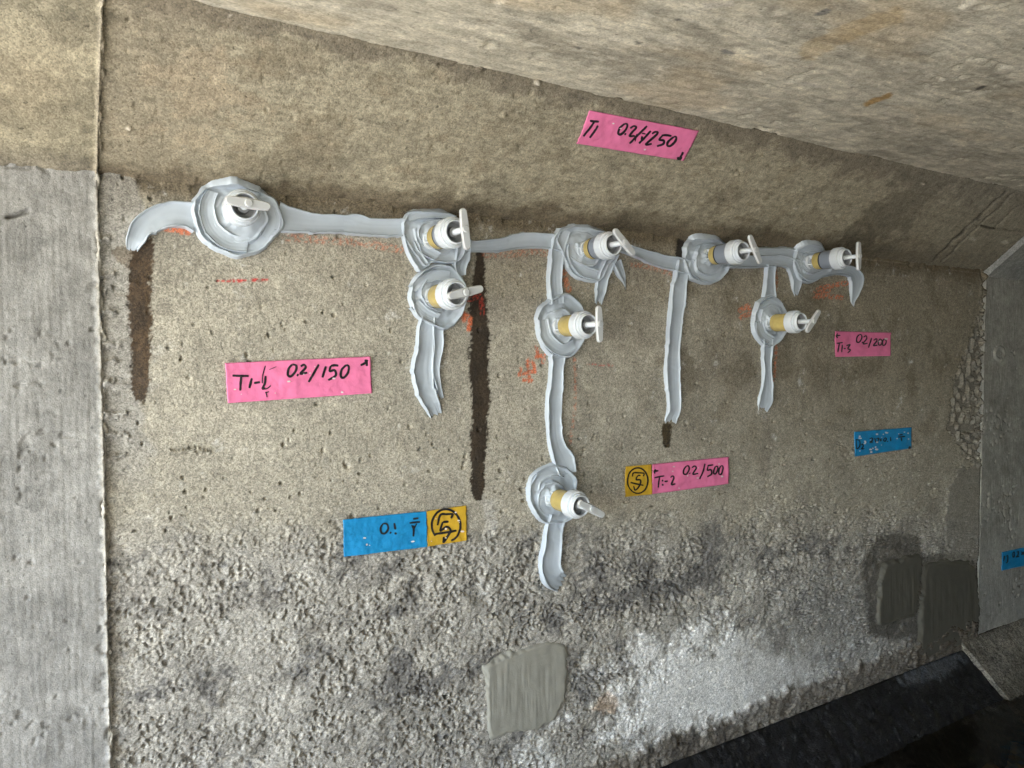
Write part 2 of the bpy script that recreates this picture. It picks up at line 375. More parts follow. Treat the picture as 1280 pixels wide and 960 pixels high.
col = mixc(col, 0.6*ss(0.3, 0.8, blob(PXw, PYw, 760, 880, 22, 14, -25)), (0.45, 0.33, 0.23))
col = mixc(col, 0.5*ss(900, 1040, PXw)*ss(690, 760, PYw), (0.235, 0.235, 0.232))
col = mixc(col, 0.8*patch_zone, (0.085, 0.078, 0.066))
col = mixc(col, 0.75*ss(0.3, 0.8, blob(PXw, PYw, 1092, 828, 16, 22)+0.2*fbm(X*30, Z*30, 4, 61)), (0.42, 0.42, 0.41))
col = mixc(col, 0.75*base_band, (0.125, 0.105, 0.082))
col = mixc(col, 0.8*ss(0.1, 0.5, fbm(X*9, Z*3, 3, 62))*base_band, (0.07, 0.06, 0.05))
col = mixc(col, np.maximum(0.7*peel, 0.65*coat), (0.225, 0.212, 0.185))
col = mixc(col, 0.35*ss(0.3, 0.9, perlin(X*3, Z*220, 63))*ss(900, 1000, PX)*ss(470, 440, PY), (0.35, 0.31, 0.24))   # board lines
grc = 1+(1-0.7*smoothness)*((0.10+0.08*low)*(i2-0.5)*2+0.20*perlin(X*330, Z*330, 64))
col *= np.clip(grc, 0.35, 1.8)[..., None]
wet = np.zeros_like(X)
def stain(pts, c, amt=0.95, w=0.6, fuzz=0.35, sd=70):
    global col, wet
    d = seg_dist(PX, PY, pts)+fuzz*fbm(X*130, Z*130, 3, sd)*0.6+fuzz*0.5*fbm(X*40, Z*40, 2, sd+5)+0.28*perlin(X*290, Z*290, sd+6)
    m = ss(1.12, 0.9, d)
    col = mixc(col, m*amt, c); wet = np.maximum(wet, m*w)
spk = np.clip(1+0.6*perlin(X*300, Z*300, 66)+0.5*fbm(X*45, Z*30, 3, 67), 0.25, 2.2)
def stc(c): return np.stack([c[0]*spk, c[1]*spk, c[2]*spk], -1)
stain([(160, 318, 12), (150, 316, 9), (165, 326, 10)], (0.17, 0.14, 0.105), 0.8, 0.3, 0.35, 71)
stain([(184, 305, 9), (177, 325, 14), (175, 360, 15), (175, 400, 14), (176, 450, 12), (175, 485, 11), (175, 494, 8)], stc((0.052, 0.031, 0.015)), 0.95, 0.45, 0.30, 72)
stain([(600, 318, 5), (599, 345, 7), (597, 375, 11), (600, 420, 12), (598, 460, 12), (601, 500, 11), (599, 540, 10), (597, 580, 9), (597, 612, 8), (598, 622, 5)], stc((0.026, 0.016, 0.008)), 0.96, 0.5, 0.28, 73)
stain([(834, 534, 6), (833, 546, 5.5), (834, 556, 4)], stc((0.05, 0.034, 0.015)), 0.95, 0.4, 0.3, 74)
stain([(851, 303, 5), (850, 318, 6)], (0.02, 0.016, 0.012), 0.95, 0.3, 0.3, 75)
stain([(957, 520, 4), (960, 560, 9), (955, 590, 5)], (0.2, 0.18, 0.15), 0.45, 0.0, 0.5, 76)
def crayon(pts, c, amt, r, sd, breakup=0.2):
    global col
    d = seg_dist(PX, PY, [(x, y, r) for x, y in pts])
    m = ss(1.2, 0.7, d)*ss(-breakup-0.15, -breakup+0.25, fbm(X*210, Z*210, 2, sd))
    col = mixc(col, m*amt, c)
OR_ = (0.62, 0.15, 0.06); RED = (0.50, 0.03, 0.03)
z48 = lambda L: [(600+x/4.8, 300+y/4.8) for x, y in L]
for k, L in enumerate([[(245, 770), (235, 810), (272, 800), (262, 850), (310, 842)], [(280, 730), (300, 790), (332, 790), (322, 742), (292, 720)], [(330, 705), (385, 690), (380, 735)], [(340, 640), (352, 700)], [(290, 790), (300, 850)]]):
    crayon(z48(L), OR_, 0.85, 2.2, 80+k, 0.25)
crayon([(719, 447), (720, 480), (718, 520), (713, 555)], OR_, 0.45, 2.0, 86, 0.0)
crayon([(970, 430), (969, 450), (967, 476)], OR_, 0.6, 1.6, 87, 0.1)
crayon([(358, 297), (400, 300), (450, 303), (500, 312)], OR_, 0.42, 5.0, 88, -0.05)
crayon([(606, 318), (640, 318), (668, 314), (683, 316)], OR_, 0.35, 5.0, 89, -0.05)
crayon([(705, 340), (707, 352), (711, 362)], (0.50, 0.16, 0.07), 0.75, 4.0, 90, 0.3)
crayon([(790, 331), (815, 334), (838, 342)], OR_, 0.4, 3.5, 91, 0.0)
crayon([(580, 400), (576, 390), (588, 398), (586, 412)], OR_, 0.9, 3.0, 92, 0.5)
crayon([(585, 375), (601, 370), (603, 392)], (0.42, 0.05, 0.03), 0.8, 3.0, 93, 0.1)
crayon([(925, 388), (935, 382), (937, 392), (926, 397)], OR_, 0.7, 3.2, 94, 0.05)
crayon([(969, 338), (971, 352), (969, 362)], (0.4, 0.14, 0.06), 0.7, 2.2, 95, 0.3)
for k, L in enumerate([[(1018, 372), (1030, 370), (1052, 372)], [(1024, 361), (1040, 357), (1058, 354)], [(1020, 366), (1036, 363)]]):
    crayon(L, OR_, 0.75, 3.2, 96+k, 0.0)
crayon([(205, 285), (215, 286), (235, 291)], OR_, 0.8, 4.0, 101, 0.4)
crayon([(272, 351), (300, 351), (318, 350), (334, 350)], RED, 0.9, 1.5, 102, 0.2)
crayon([(735, 455), (750, 456), (765, 457)], RED, 0.6, 1.5, 103, 0.0)
P = np.stack([X, -h, Z], -1)
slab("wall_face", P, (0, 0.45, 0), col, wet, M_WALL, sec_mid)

# middle haunch ------------------------------------------------------
def haunch(xs, us, parent, hfun, cfun, lift=0.0):
    X, U = np.meshgrid(xs, us)
    base = np.stack([X, U*DH[1], ZT+U*DH[2]], -1)
    PX, PY = project(base)
    h = hfun(X, U, PX, PY)+lift
    col, wet = cfun(X, U, PX, PY)
    return slab("haunch", base+h[..., None]*NH, (0, 0.25, 0.15), col, wet, M_HAUNCH, parent)
def groove(PX, PY, pts, r):
    return ss(1.0, 0.3, seg_dist(PX, PY, [(x, y, r) for x, y in pts]))
def hfun(X, U, PX, PY):
    h = 0.0004*perlin(X*240, U*240, 110)+0.0003*perlin(X*420, U*420, 111)+0.0011*fbm(X*12, U*12, 2, 112)+0.0005*fbm(X*60, U*200, 3, 113)
    h = h+0.00045*ss(0.35, 0.6, perlin(X*4, U*330, 117))-0.0006*ss(0.4, 0.6, perlin(X*5, U*260, 118))-0.0016*ss(0.62, 0.70, perlin(X*95, U*95, 119))
    wv = 1.5*perlin(X*30, U*30, 114)
    for pts, d, r in [([(1165, 327), (1257, 239)], 0.003, 1.6), ([(1177, 327), (1265, 243)], 0.003, 1.4), ([(1244, 284), (1272, 259)], 0.003, 1.2),
                      ([(1220, 282), (1282, 290)], 0.003, 1.1), ([(548, 80), (563, 83), (575, 80), (590, 78), (602, 86)], 0.004, 2.0), ([(205, 52), (235, 56), (268, 60)], 0.003, 1.4)]:
        h = h-d*groove(PX+wv, PY+wv, pts, r)
    h = h-0.002*ss(0.010, 0.002, U)*(0.5+perlin(X*60, U*0, 115))+0.003*ss(0.006, 0.0, X-XL)*(0.2+fbm(X*20, U*60, 3, 116))
    for cx, cy, r, d in [(672, 103, 5, 0.006), (924, 213, 3.5, -0.006), (922, 218, 3, 0.004), (1154, 229, 2.5, 0.004), (160, 25, 4, -0.004), (162, 160, 4, 0.004), (630, 144, 4, 0.004), (366, 148, 2.5, -0.006), (600, 85, 6, 0.005)]:
        h = h+d*ss(1, 0.2, np.hypot(PX-cx, PY-cy)/r)
    return h
def cfun(X, U, PX, PY):
    col = np.empty(X.shape+(3,)); col[:] = (0.335, 0.298, 0.213)
    w1 = fbm(X*7, U*10, 4, 120); w2 = fbm(X*28, U*36, 5, 121, 0.62); pw = PX+24*fbm(X*14, U*16, 6, 122, 0.6); qw = PY+20*fbm(X*14, U*16, 6, 123, 0.6)
    col *= (1+0.16*w1+0.20*w2+0.12*fbm(X*110, U*130, 3, 124))[..., None]
    top = 0.232*(PX-250)
    col *= (1+0.13*perlin(X*5, U*300, 126)+0.10*perlin(X*14, U*420, 127))[..., None]
    col = mixc(col, 0.6*ss(-0.05, 0.5, 0.6*w2+0.7*w1+0.35*fbm(X*40, U*110, 5, 125, 0.65)), (0.178, 0.152, 0.102))
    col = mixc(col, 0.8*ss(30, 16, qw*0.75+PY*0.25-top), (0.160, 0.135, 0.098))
    col = mixc(col, 0.5*ss(330, 200, pw), (0.20, 0.165, 0.115))
    col = mixc(col, 0.6*ss(0.25, 0.7, blob(pw, qw, 255, 115, 60, 60)+0.5*w2), (0.33, 0.27, 0.185))
    col = mixc(col, 0.85*ss(30, 6, wy_top(PX)-PY-9*w2), (0.115, 0.09, 0.058))  # corner shade above the wall painted in as a dark crease band
    col = mixc(col, 0.75*ss(0.25, 0.7, blob(pw, qw, 1095, 290, 60, 30, -48)+0.85*blob(pw, qw, 1150, 235, 45, 20, -45)+0.2*w2), (0.125, 0.108, 0.075))  # port shadows thrown up the haunch, painted in as dark slanted smears
    col = mixc(col, 0.5*ss(0.25, 0.7, blob(pw, qw, 790, 265, 45, 18, -30)+blob(pw, qw, 905, 255, 40, 14, -40)), (0.16, 0.135, 0.092))  # more painted port shadows, further left
    col = mixc(col, 0.5*ss(0.3, 0.8, blob(pw, qw, 400, 180, 35, 40)+blob(pw, qw, 320, 200, 45, 25)+blob(pw, qw, 350, 80, 60, 25)), (0.17, 0.138, 0.09))
    col = mixc(col, 0.7*ss(1050, 1250, PX), (0.275, 0.25, 0.192))
    wv = 1.5*perlin(X*30, U*30, 114)
    for pts, r in [([(1165, 327), (1257, 239)], 1.5), ([(1177, 327), (1265, 243)], 1.2), ([(1228, 283), (1243, 286)], 2.5), ([(1222, 275), (1228, 267)], 2.2)]:
        col = mixc(col, 0.85*groove(PX+wv, PY+wv, pts, r), (0.06, 0.052, 0.04))
    for cx, cy, r in [(672, 103, 5), (1154, 229, 2.2), (1216, 299, 5), (1256, 303, 5), (994, 260, 3), (1034, 253, 3), (160, 160, 4), (288, 20, 3)]:
        col = mixc(col, 0.7*ss(1, 0.4, np.hypot((PX-cx)*0.8, (PY-cy)*1.4)/r), (0.52, 0.47, 0.38))
    return col, np.zeros_like(X)
hx = spaced(XL+0.001, XR-0.0015, lambda x: 0.0018*((x*0.525+0.85)/0.87)**1.2)
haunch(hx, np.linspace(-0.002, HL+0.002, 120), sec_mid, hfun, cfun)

# middle soffit ------------------------------------------------------
cx_ = spaced(XL+0.001, XR-0.0015, lambda x: 0.0032)
cy_ = np.concatenate([spaced(HY+0.004, -0.95, lambda y: -0.0) if False else np.linspace(HY+0.004, -0.95, 230), np.linspace(-0.98, YF, 30)])
def soffit(xs, ys, parent, dz=0.0, tint=None):
    X, Y = np.meshgrid(xs, ys)
    base = np.stack([X, Y, np.full_like(X, HZ+dz)], -1)
    q = base-CAM; ok = (q@fw) > 0.1
    qz = np.where(ok, q@fw, 1e3); PX = 640+F_PX*(q@RT)/qz; PY = 480+F_PX*(q@DN)/qz
    PX = np.where(ok, PX, -9999)
    h = 0.0006*fbm(X*40, Y*120, 4, 130)+0.0012*fbm(X*9, Y*14, 3, 131)+0.0008*perlin(X*12, Y*150, 143)-0.0035*ss(0.35, 0.6, fbm(X*30, Y*45, 3, 132))*ss(0.1, 0.6, fbm(X*5, Y*7, 2, 133))
    col = np.empty(X.shape+(3,)); col[:] = (0.50, 0.455, 0.352)
    a = fbm(X*5, Y*16, 4, 134); b = fbm(X*18, Y*52, 4, 135)
    col *= (1+0.16*a+0.18*b+0.12*fbm(X*60, Y*120, 3, 140))[..., None]
    col *= (1+0.12*perlin(X*7, Y*170, 141)+0.12*perlin(X*20, Y*260, 142))[..., None]
    col = mixc(col, 0.55*ss(0.1, 0.4, fbm(X*3.2, Y*12, 6, 136, 0.6)), (0.30, 0.268, 0.205))
    col = mixc(col, 0.6*ss(0.2, 0.5, fbm(X*14, Y*60, 6, 137, 0.62)), (0.60, 0.55, 0.44))
    col = mixc(col, 0.35*ss(0.2, 0.7, fbm(X*4, Y*8, 3, 138)), (0.46, 0.345, 0.20))
    for pts, r, c, amt in [([(1083, 131), (1112, 119)], 3.5, (0.36, 0.20, 0.04), 0.8), ([(1010, 65), (1060, 40), (1120, 20)], 12, (0.37, 0.25, 0.1), 0.45),
                           ([(1221, 112), (1230, 109)], 2.2, (0.06, 0.055, 0.05), 0.9), ([(1022, 17), (1034, 14)], 4, (0.13, 0.13, 0.125), 0.8),
                           ([(905, 65), (916, 67)], 3, (0.13, 0.13, 0.125), 0.8), ([(795, 52), (800, 54)], 1.8, (0.07, 0.065, 0.06), 0.8), ([(845, 24), (850, 24)], 2.0, (0.07, 0.065, 0.06), 0.8),
                           ([(720, 59), (726, 61)], 1.8, (0.07, 0.065, 0.06), 0.7), ([(880, 7), (915, 4)], 4, (0.55, 0.5, 0.42), 0.6), ([(1000, 105), (1040, 108)], 2.5, (0.55, 0.5, 0.42), 0.5)]:
        m = ss(1.15, 0.6, seg_dist(PX, PY, [(x, y, r) for x, y in pts])+0.3*fbm(X*60, Y*90, 3, 139))
        col = mixc(col, m*amt, c)
    if tint is not None: col = mixc(col, np.full(X.shape, 0.6), tint)
    return slab("soffit", np.stack([X, Y, HZ+dz-h], -1), (0, 0, 0.4), col, np.zeros_like(X), M_CEIL, parent)
soffit(cx_, cy_, sec_mid)

# left section -------------------------------------------------------
def simple_face(name, xs, zs, yoff, colbase, parent, mat, seed, streak=True, dark_low=0.0):
    X, Z = np.meshgrid(xs, zs)
    PX, PY = project(np.stack([X, np.full_like(X, yoff), Z], -1))
    h = 0.0003*perlin(X*240, Z*240, seed)+0.0010*fbm(X*16, Z*16, 3, seed+1)+0.0004*fbm(X*260, Z*18, 3, seed+2)-0.0025*ss(0.3, 0.6, fbm(X*60, Z*70, 3, seed+3))*ss(0.1, 0.4, perlin(X*9, Z*9, seed+4))
    col = np.empty(X.shape+(3,)); col[:] = colbase
    col *= (1+0.16*fbm(X*8, Z*8, 4, seed+5)+0.06*fbm(X*180, Z*14, 3, seed+6)+0.14*fbm(X*30, Z*30, 4, seed+7)-0.16*ss(0.2, 0.7, fbm(X*14, Z*16, 5, seed+8)))[..., None]
    return X, Z, PX, PY, h, col
lx = np.concatenate([np.linspace(X0, -0.5, 80), np.linspace(-0.497, XL, 320)])
lz = np.linspace(ZB-0.03, ZT+0.012, 560)
X, Z, PX, PY, h, col = simple_face("wall_face", lx, lz, 0, (0.255, 0.25, 0.235), sec_left, M_SMOOTH, 150)
ragged = fbm(X*0+1, Z*90, 3, 160)
h += 0.004+0.006*ss(0.006, 0.0010, XL-X+0.004*ragged)*np.clip(0.6+0.9*fbm(X*30, Z*50, 4, 161), 0, 2)-0.006*ss(0.006, 0.0, XL-X)*ss(0.25, 0.5, fbm(X*10, Z*22, 3, 162))
h -= 0.006*groove(PX, PY, [(9, 272), (20, 270), (30, 266), (35, 265)], 3.2)
col = mixc(col, 0.6*ss(0.004, 0.001, XL-X+0.0018*ragged), (0.46, 0.43, 0.37))
col = mixc(col, 0.5*groove(PX, PY, [(10, 272), (20, 271), (28, 268)], 3), (0.1, 0.09, 0.08))
pores(X, Z, 130, -0.1, XL, ZB, ZT, 0.001, 0.0035, 0.9, lx, lz, 8, h)
slab("wall_face", np.stack([X, -h, Z], -1), (0, 0.45, 0), col, np.zeros_like(X), M_SMOOTH, sec_left)
def hfun_l(X, U, PX, PY):
    rg = fbm(X*0+1, U*90, 3, 163)
    return 0.003+0.0004*perlin(X*240, U*240, 164)+0.0012*fbm(X*12, U*12, 3, 165)+0.0004*fbm(X*60, U*200, 3, 166)+0.004*ss(0.004, 0.001, XL-X+0.0015*rg)*(0.7+0.6*fbm(X*30, U*60, 3, 167))-0.002*ss(0.010, 0.002, U)*(0.5+perlin(X*60, U*0, 115))
def cfun_l(X, U, PX, PY):
    c = np.empty(X.shape+(3,)); c[:] = (0.25, 0.222, 0.155)
    c *= (1+0.28*fbm(X*9, U*14, 5, 168)+0.2*fbm(X*40, U*70, 5, 169, 0.6))[..., None]
    c = mixc(c, 0.5*ss(0.1, 0.5, fbm(X*16, U*30, 5, 170, 0.6)), (0.15, 0.13, 0.09))
    c = mixc(c, 0.6*blob(PX, PY, 40, 100, 60, 60), (0.31, 0.26, 0.175))
    c = mixc(c, 0.6*ss(40, 10, wy_top(PX)-PY), (0.15, 0.13, 0.10))  # same corner shade painted along the left crease
    c = mixc(c, 0.6*ss(0.004, 0.001, XL-X), (0.38, 0.33, 0.25))
    return c, np.zeros_like(X)
haunch(lx, np.linspace(-0.002, HL+0.002, 120), sec_left, hfun_l, cfun_l)
soffit(np.linspace(X0, XL, 90), np.concatenate([np.linspace(HY+0.004, -0.95, 90), np.linspace(-0.98, YF, 20)]), sec_left)

def fin(path_len, place, nm, parent, mat, seed, wmean=0.0030, hmean=0.0048, n=520, colr=(0.40, 0.375, 0.325)):
    u = np.linspace(0, path_len, n); v = np.linspace(-1, 1, 9)
    U, V = np.meshgrid(u, v, indexing='ij')
    w = wmean*np.clip(0.9+0.8*fbm(u*45, u*0, 4, seed)+0.5*perlin(u*190, u*0, seed+1), 0.15, 2.6)
    hh = hmean*np.clip(0.30+1.3*fbm(u*30, u*0, 4, seed+2)+0.5*perlin(u*200, u*0, seed+3), -0.9, 2.4)
    cx = 0.0030*fbm(u*30, u*0, 4, seed+4)
    Wd = cx[:, None]+w[:, None]*V; Hh = hh[:, None]*(1-np.abs(V)**1.6)*(1+0.5*perlin(U*300, V*2, seed+5))+0.0006*perlin(U*400, V*3, seed+6)+0.003
    Hh = np.where(np.abs(V) > 0.99, -0.004, Hh)
    me = mesh_from(nm, place(U, Wd, Hh), grid_quads(n, 9, flip=True))
    ca = me.attributes.new("col", 'FLOAT_COLOR', 'POINT'); c = np.ones((n*9, 4), np.float32); c[:, :3] = np.array(colr)*(1+0.2*fbm(U*50, V, 3, seed+7)).reshape(-1, 1)
    ca.data.foreach_set("color", c.ravel()); me.attributes.new("wet", 'FLOAT', 'POINT')
    return obj(nm, me, mat, parent)
fin(ZT-ZB, lambda U, W, H: np.stack([XL+W, -H, ZT-U], -1), "joint_fin", sec_left, M_SMOOTH, 280)
fin(HL, lambda U, W, H: np.stack([XL+W, (HL-U)*DH[1]+H*NH[1], ZT+(HL-U)*DH[2]+H*NH[2]], -1), "joint_fin", sec_left, M_HAUNCH, 290, 0.0026, 0.0035, 160, (0.33, 0.285, 0.21))

# right section ------------------------------------------------------
rx = np.concatenate([np.linspace(XR+0.004, 2.9, 300), np.linspace(2.93, X1, 40)])
rz = np.linspace(ZB-0.03, ZT-0.006, 420)
X, Z, PX, PY, h, col = simple_face("wall_face", rx, rz, 0, (0.30, 0.296, 0.268), sec_right, M_SMOOTH, 180)
h += 0.001
col = mixc(col, 0.5*ss(640, 760, PY), (0.27, 0.27, 0.262))
col = mixc(col, 0.6*ss(0.1, 0.5, fbm(X*12, Z*12, 4, 190))*ss(740, 780, PY), (0.33, 0.325, 0.305))
h += 0.003*ss(1, 0.4, np.abs(np.hypot(PX-1249, (PY-442)*0.8)-6)/2.0)*ss(1258, 1252, PX)
pores(X, Z, 200, XR, 2.6, ZB, ZT, 0.0015, 0.005, 0.8, rx, rz, 9, h)
slab("wall_face", np.stack([X, -h, Z], -1), (0, 0.45, 0), col, np.zeros_like(X), M_SMOOTH, sec_right)
def hfun_r(X, U, PX, PY): return 0.012+0.0004*perlin(X*140, U*140, 194)+0.0012*fbm(X*12, U*12, 3, 195)
def cfun_r(X, U, PX, PY):
    c = np.empty(X.shape+(3,)); c[:] = (0.29, 0.293, 0.275)
    c *= (1+0.2*fbm(X*9, U*14, 4, 196)+0.1*fbm(X*40, U*50, 4, 197))[..., None]
    return c, np.zeros_like(X)
haunch(rx, np.linspace(-0.008, HL+0.002, 60), sec_right, hfun_r, cfun_r)
soffit(rx, np.concatenate([np.linspace(HY+0.004, -0.95, 60), np.linspace(-0.98, YF, 20)]), sec_right, dz=-0.018, tint=(0.12, 0.115, 0.10))

# bottom haunches: wet black under the middle section, bare concrete beyond the step
def bottom_haunch(name, xs, z_top, length, ang, parent, mat, base_c, seed, y0=-0.0, amp=0.003, wetv=0.7, light=None):
    us = np.linspace(0, length, 90)
    X, U = np.meshgrid(xs, us)
    dv = np.array([0, -math.cos(ang), -math.sin(ang)]); nv = np.array([0, -math.sin(ang), math.cos(ang)])
    base = np.stack([X, y0+U*dv[1], z_top+U*dv[2]], -1)
    PX, PY = project(base)
    h = amp*(fbm(X*40, U*40, 4, seed)+0.5*perlin(X*160, U*160, seed+1))-0.0*U
    c = np.empty(X.shape+(3,)); c[:] = base_c
    c *= (1+0.35*fbm(X*14, U*20, 4, seed+2)+0.3*perlin(X*110, U*110, seed+3))[..., None]
    c = np.clip(c, 0.004, 1)
    if light is not None: c = light(c, X, U, PX, PY)
    return slab(name, (base+h[..., None]*nv)[::-1], (0, 0.3, -0.3), c[::-1], np.full(X.shape, wetv), mat, parent)
def lightb(c, X, U, PX, PY):
    m = ss(0.2, 0.7, blob(PX, PY, 1165, 835, 45, 16, -20)+0.25*fbm(X*60, U*60, 3, 210))
    c = mixc(c, 0.5*m, (0.13, 0.14, 0.155))  # lit top of the ledge painted in as a pale bluish patch
    c = mixc(c, 0.5*ss(0.25, 0.6, fbm(X*45, U*60, 5, 211, 0.6)), (0.038, 0.038, 0.04))
    fw_, iw_ = worley(X*120, U*120, 9)
    return mixc(c, 0.7*ss(0.24, 0.10, fw_)*(iw_ > 0.9), (0.10, 0.10, 0.095))  # sparkle on the wet surface painted as small pale dots
bottom_haunch("bottom_haunch", spaced(XL, 1.952, lambda x: 0.004), ZB+0.002, 0.42, math.radians(42), sec_mid, M_LEDGE, (0.011, 0.011, 0.012), 200, y0=-0.008, amp=0.0022, wetv=0.72, light=lightb)
bottom_haunch("bottom_haunch", np.linspace(X0, XL-0.002, 60), ZB+0.006, 0.42, math.radians(42), sec_left, M_LEDGE, (0.10, 0.10, 0.095), 220, wetv=0.3)
def lightr(c, X, U, PX, PY):
    c = mixc(c, 0.5*ss(0.1, 0.5, fbm(X*25, U*25, 3, 230)), (0.10, 0.088, 0.068))
    return mixc(c, 0.6*ss(0.10, 0.14, U), (0.055, 0.045, 0.028))
bottom_haunch("bottom_haunch", np.concatenate([np.linspace(1.955, 2.5, 150), np.linspace(2.52, X1, 40)]), ZB+0.022, 0.44, math.radians(42), sec_right, M_LEDGE, (0.17, 0.155, 0.128), 240, amp=0.0012, wetv=0.35, light=lightr)
# opposite wall of each section
for sec, xa, xb in ((sec_left, X0, XL-0.002), (sec_mid, XL, XR-0.002), (sec_right, XR, X1)):
    xx, zz = np.meshgrid(np.linspace(xa, xb, 40)[::-1], np.linspace(ZB-0.25, HZ-0.02, 40))
    pp = np.stack([xx, YF+0.004*fbm(xx*6, zz*6, 3, 250), zz], -1)
    cc = np.empty(xx.shape+(3,)); cc[:] = (0.20, 0.185, 0.15); cc *= (1+0.15*fbm(xx*4, zz*4, 3, 251))[..., None]
    slab("opposite_wall", pp, (0, -0.4, 0), cc, np.zeros_like(xx), M_WALL, sec)

# ------------------------------------------------------------------ ground and water
def ground_mat():
    m, n, l, b = new_mat("gravel_ground")
    tc = n.new("ShaderNodeTexCoord")
    vo = n.new("ShaderNodeTexVoronoi"); vo.inputs["Scale"].default_value = 26; l.new(tc.outputs["Object"], vo.inputs["Vector"])
    no = n.new("ShaderNodeTexNoise"); no.inputs["Scale"].default_value = 3; no.inputs["Detail"].default_value = 6; l.new(tc.outputs["Object"], no.inputs["Vector"])
    sp = n.new("ShaderNodeSeparateColor"); l.new(vo.outputs["Color"], sp.inputs[0])
    ad = n.new("ShaderNodeMath"); ad.operation = 'ADD'; l.new(sp.outputs[0], ad.inputs[0]); l.new(no.outputs["Fac"], ad.inputs[1])
    cr = n.new("ShaderNodeValToRGB"); l.new(ad.outputs[0], cr.inputs[0])
    cr.color_ramp.elements[0].position = 0.35; cr.color_ramp.elements[0].color = (0.25, 0.242, 0.225, 1)
    cr.color_ramp.elements[1].position = 1.4/1.5; cr.color_ramp.elements[1].color = (0.43, 0.418, 0.39, 1)
    l.new(cr.outputs[0], b.inputs["Base Color"]); b.inputs["Roughness"].default_value = 0.95
    bp = n.new("ShaderNodeBump"); bp.inputs["Strength"].default_value = 0.6; bp.inputs["Distance"].default_value = 0.02
    l.new(vo.outputs["Distance"], bp.inputs["Height"]); l.new(bp.outputs[0], b.inputs["Normal"])
    return m
GZ = ZW-0.09
me = mesh_from("ground", [(-3000, -3000, GZ), (3000, -3000, GZ), (3000, 3000, GZ), (-3000, 3000, GZ)], [[0, 1, 2, 3]], False)
obj("ground", me, ground_mat(), None, kind="structure")
# stream bed: unseen pale gravel bar added to bounce sunlight, then brown silt under water
bx = np.linspace(-2.5, X1, 420); by = np.linspace(YF+0.02, -0.15, 220)
X, Y = np.meshgrid(bx, by)
bar = np.maximum(ss(1.25, 0.75, X+0.25*fbm(X*2, Y*2, 3, 259)), ss(-0.55, -0.8, Y+0.1*fbm(X*2, Y*2, 3, 258)))
hh = GZ+0.012+0.14*bar+0.012*fbm(X*5, Y*5, 3, 260)+0.018*ss(0.15, 0.5, fbm(X*14, Y*14, 2, 261))+0.012*np.abs(perlin(X*22, Y*22, 262))
me = mesh_from("stream_bed", np.stack([X, Y, hh], -1), grid_quads(220, 420))
ca = me.attributes.new("col", 'FLOAT_COLOR', 'POINT'); cc = np.ones(X.shape+(4,), np.float32)
cc[..., :3] = mixc(np.zeros(X.shape+(3,))+(0.20, 0.145, 0.075), bar, (0.36, 0.352, 0.335))
cc[..., :3] *= np.clip(1+0.3*fbm(X*14, Y*14, 3, 263), 0.3, 1.8)[..., None]
ca.data.foreach_set("color", cc.ravel())
me.attributes.new("wet", 'FLOAT', 'POINT')
obj("stream_bed", me, concrete_mat("silt_and_gravel", grain=60, gvar=0.4, bump=0.8, bscale=60, bdist=0.004), None, kind="structure")
by_, bz_ = np.meshgrid(np.linspace(-14, 12, 90), np.linspace(0, 1, 24))  # unseen bank added past the far end to block sky reflections in the water
bx_ = X1+1.2+2.5*bz_+0.3*fbm(by_, bz_*2, 3, 270)
me = mesh_from("added_sky_block", np.stack([bx_, by_, GZ-0.05+7.0*bz_+0.15*fbm(by_*1.5, bz_*3, 4, 271)*bz_], -1), grid_quads(24, 90, flip=True))
obj("added_sky_block", me, plain_mat("sky_block_soil", (0.075, 0.075, 0.04), 0.95, 0.2, noise=0.5, nscale=6, bump=0.6, bscale=20, bdist=0.05), None, kind="structure")
def water_mat():
    m, n, l, b = new_mat("shallow_water")
    out = n["Material Output"]; n.remove(b)
    tr = n.new("ShaderNodeBsdfTransparent"); tr.inputs[0].default_value = (0.72, 0.64, 0.46, 1)
    gl = n.new("ShaderNodeBsdfGlossy"); gl.inputs["Roughness"].default_value = 0.12; gl.inputs[0].default_value = (1, 1, 1, 1)
    fr = n.new("ShaderNodeFresnel"); fr.inputs[0].default_value = 1.33
    mx = n.new("ShaderNodeMixShader")
    tc = n.new("ShaderNodeTexCoord"); nb = n.new("ShaderNodeTexNoise"); nb.inputs["Scale"].default_value = 9; nb.inputs["Detail"].default_value = 2
    l.new(tc.outputs["Object"], nb.inputs["Vector"])
    bp = n.new("ShaderNodeBump"); bp.inputs["Strength"].default_value = 0.5; bp.inputs["Distance"].default_value = 0.015
    l.new(nb.outputs["Fac"], bp.inputs["Height"]); l.new(bp.outputs[0], gl.inputs["Normal"]); l.new(bp.outputs[0], fr.inputs["Normal"])
    l.new(fr.outputs[0], mx.inputs[0]); l.new(tr.outputs[0], mx.inputs[1]); l.new(gl.outputs[0], mx.inputs[2]); l.new(mx.outputs[0], out.inputs[0])
    return m
me = mesh_from("water", [(0.6, YF+0.03, ZW), (X1-0.02, YF+0.03, ZW), (X1-0.02, -0.02, ZW), (0.6, -0.02, ZW)], [[0, 1, 2, 3]], False)
obj("water", me, water_mat(), None, kind="structure")

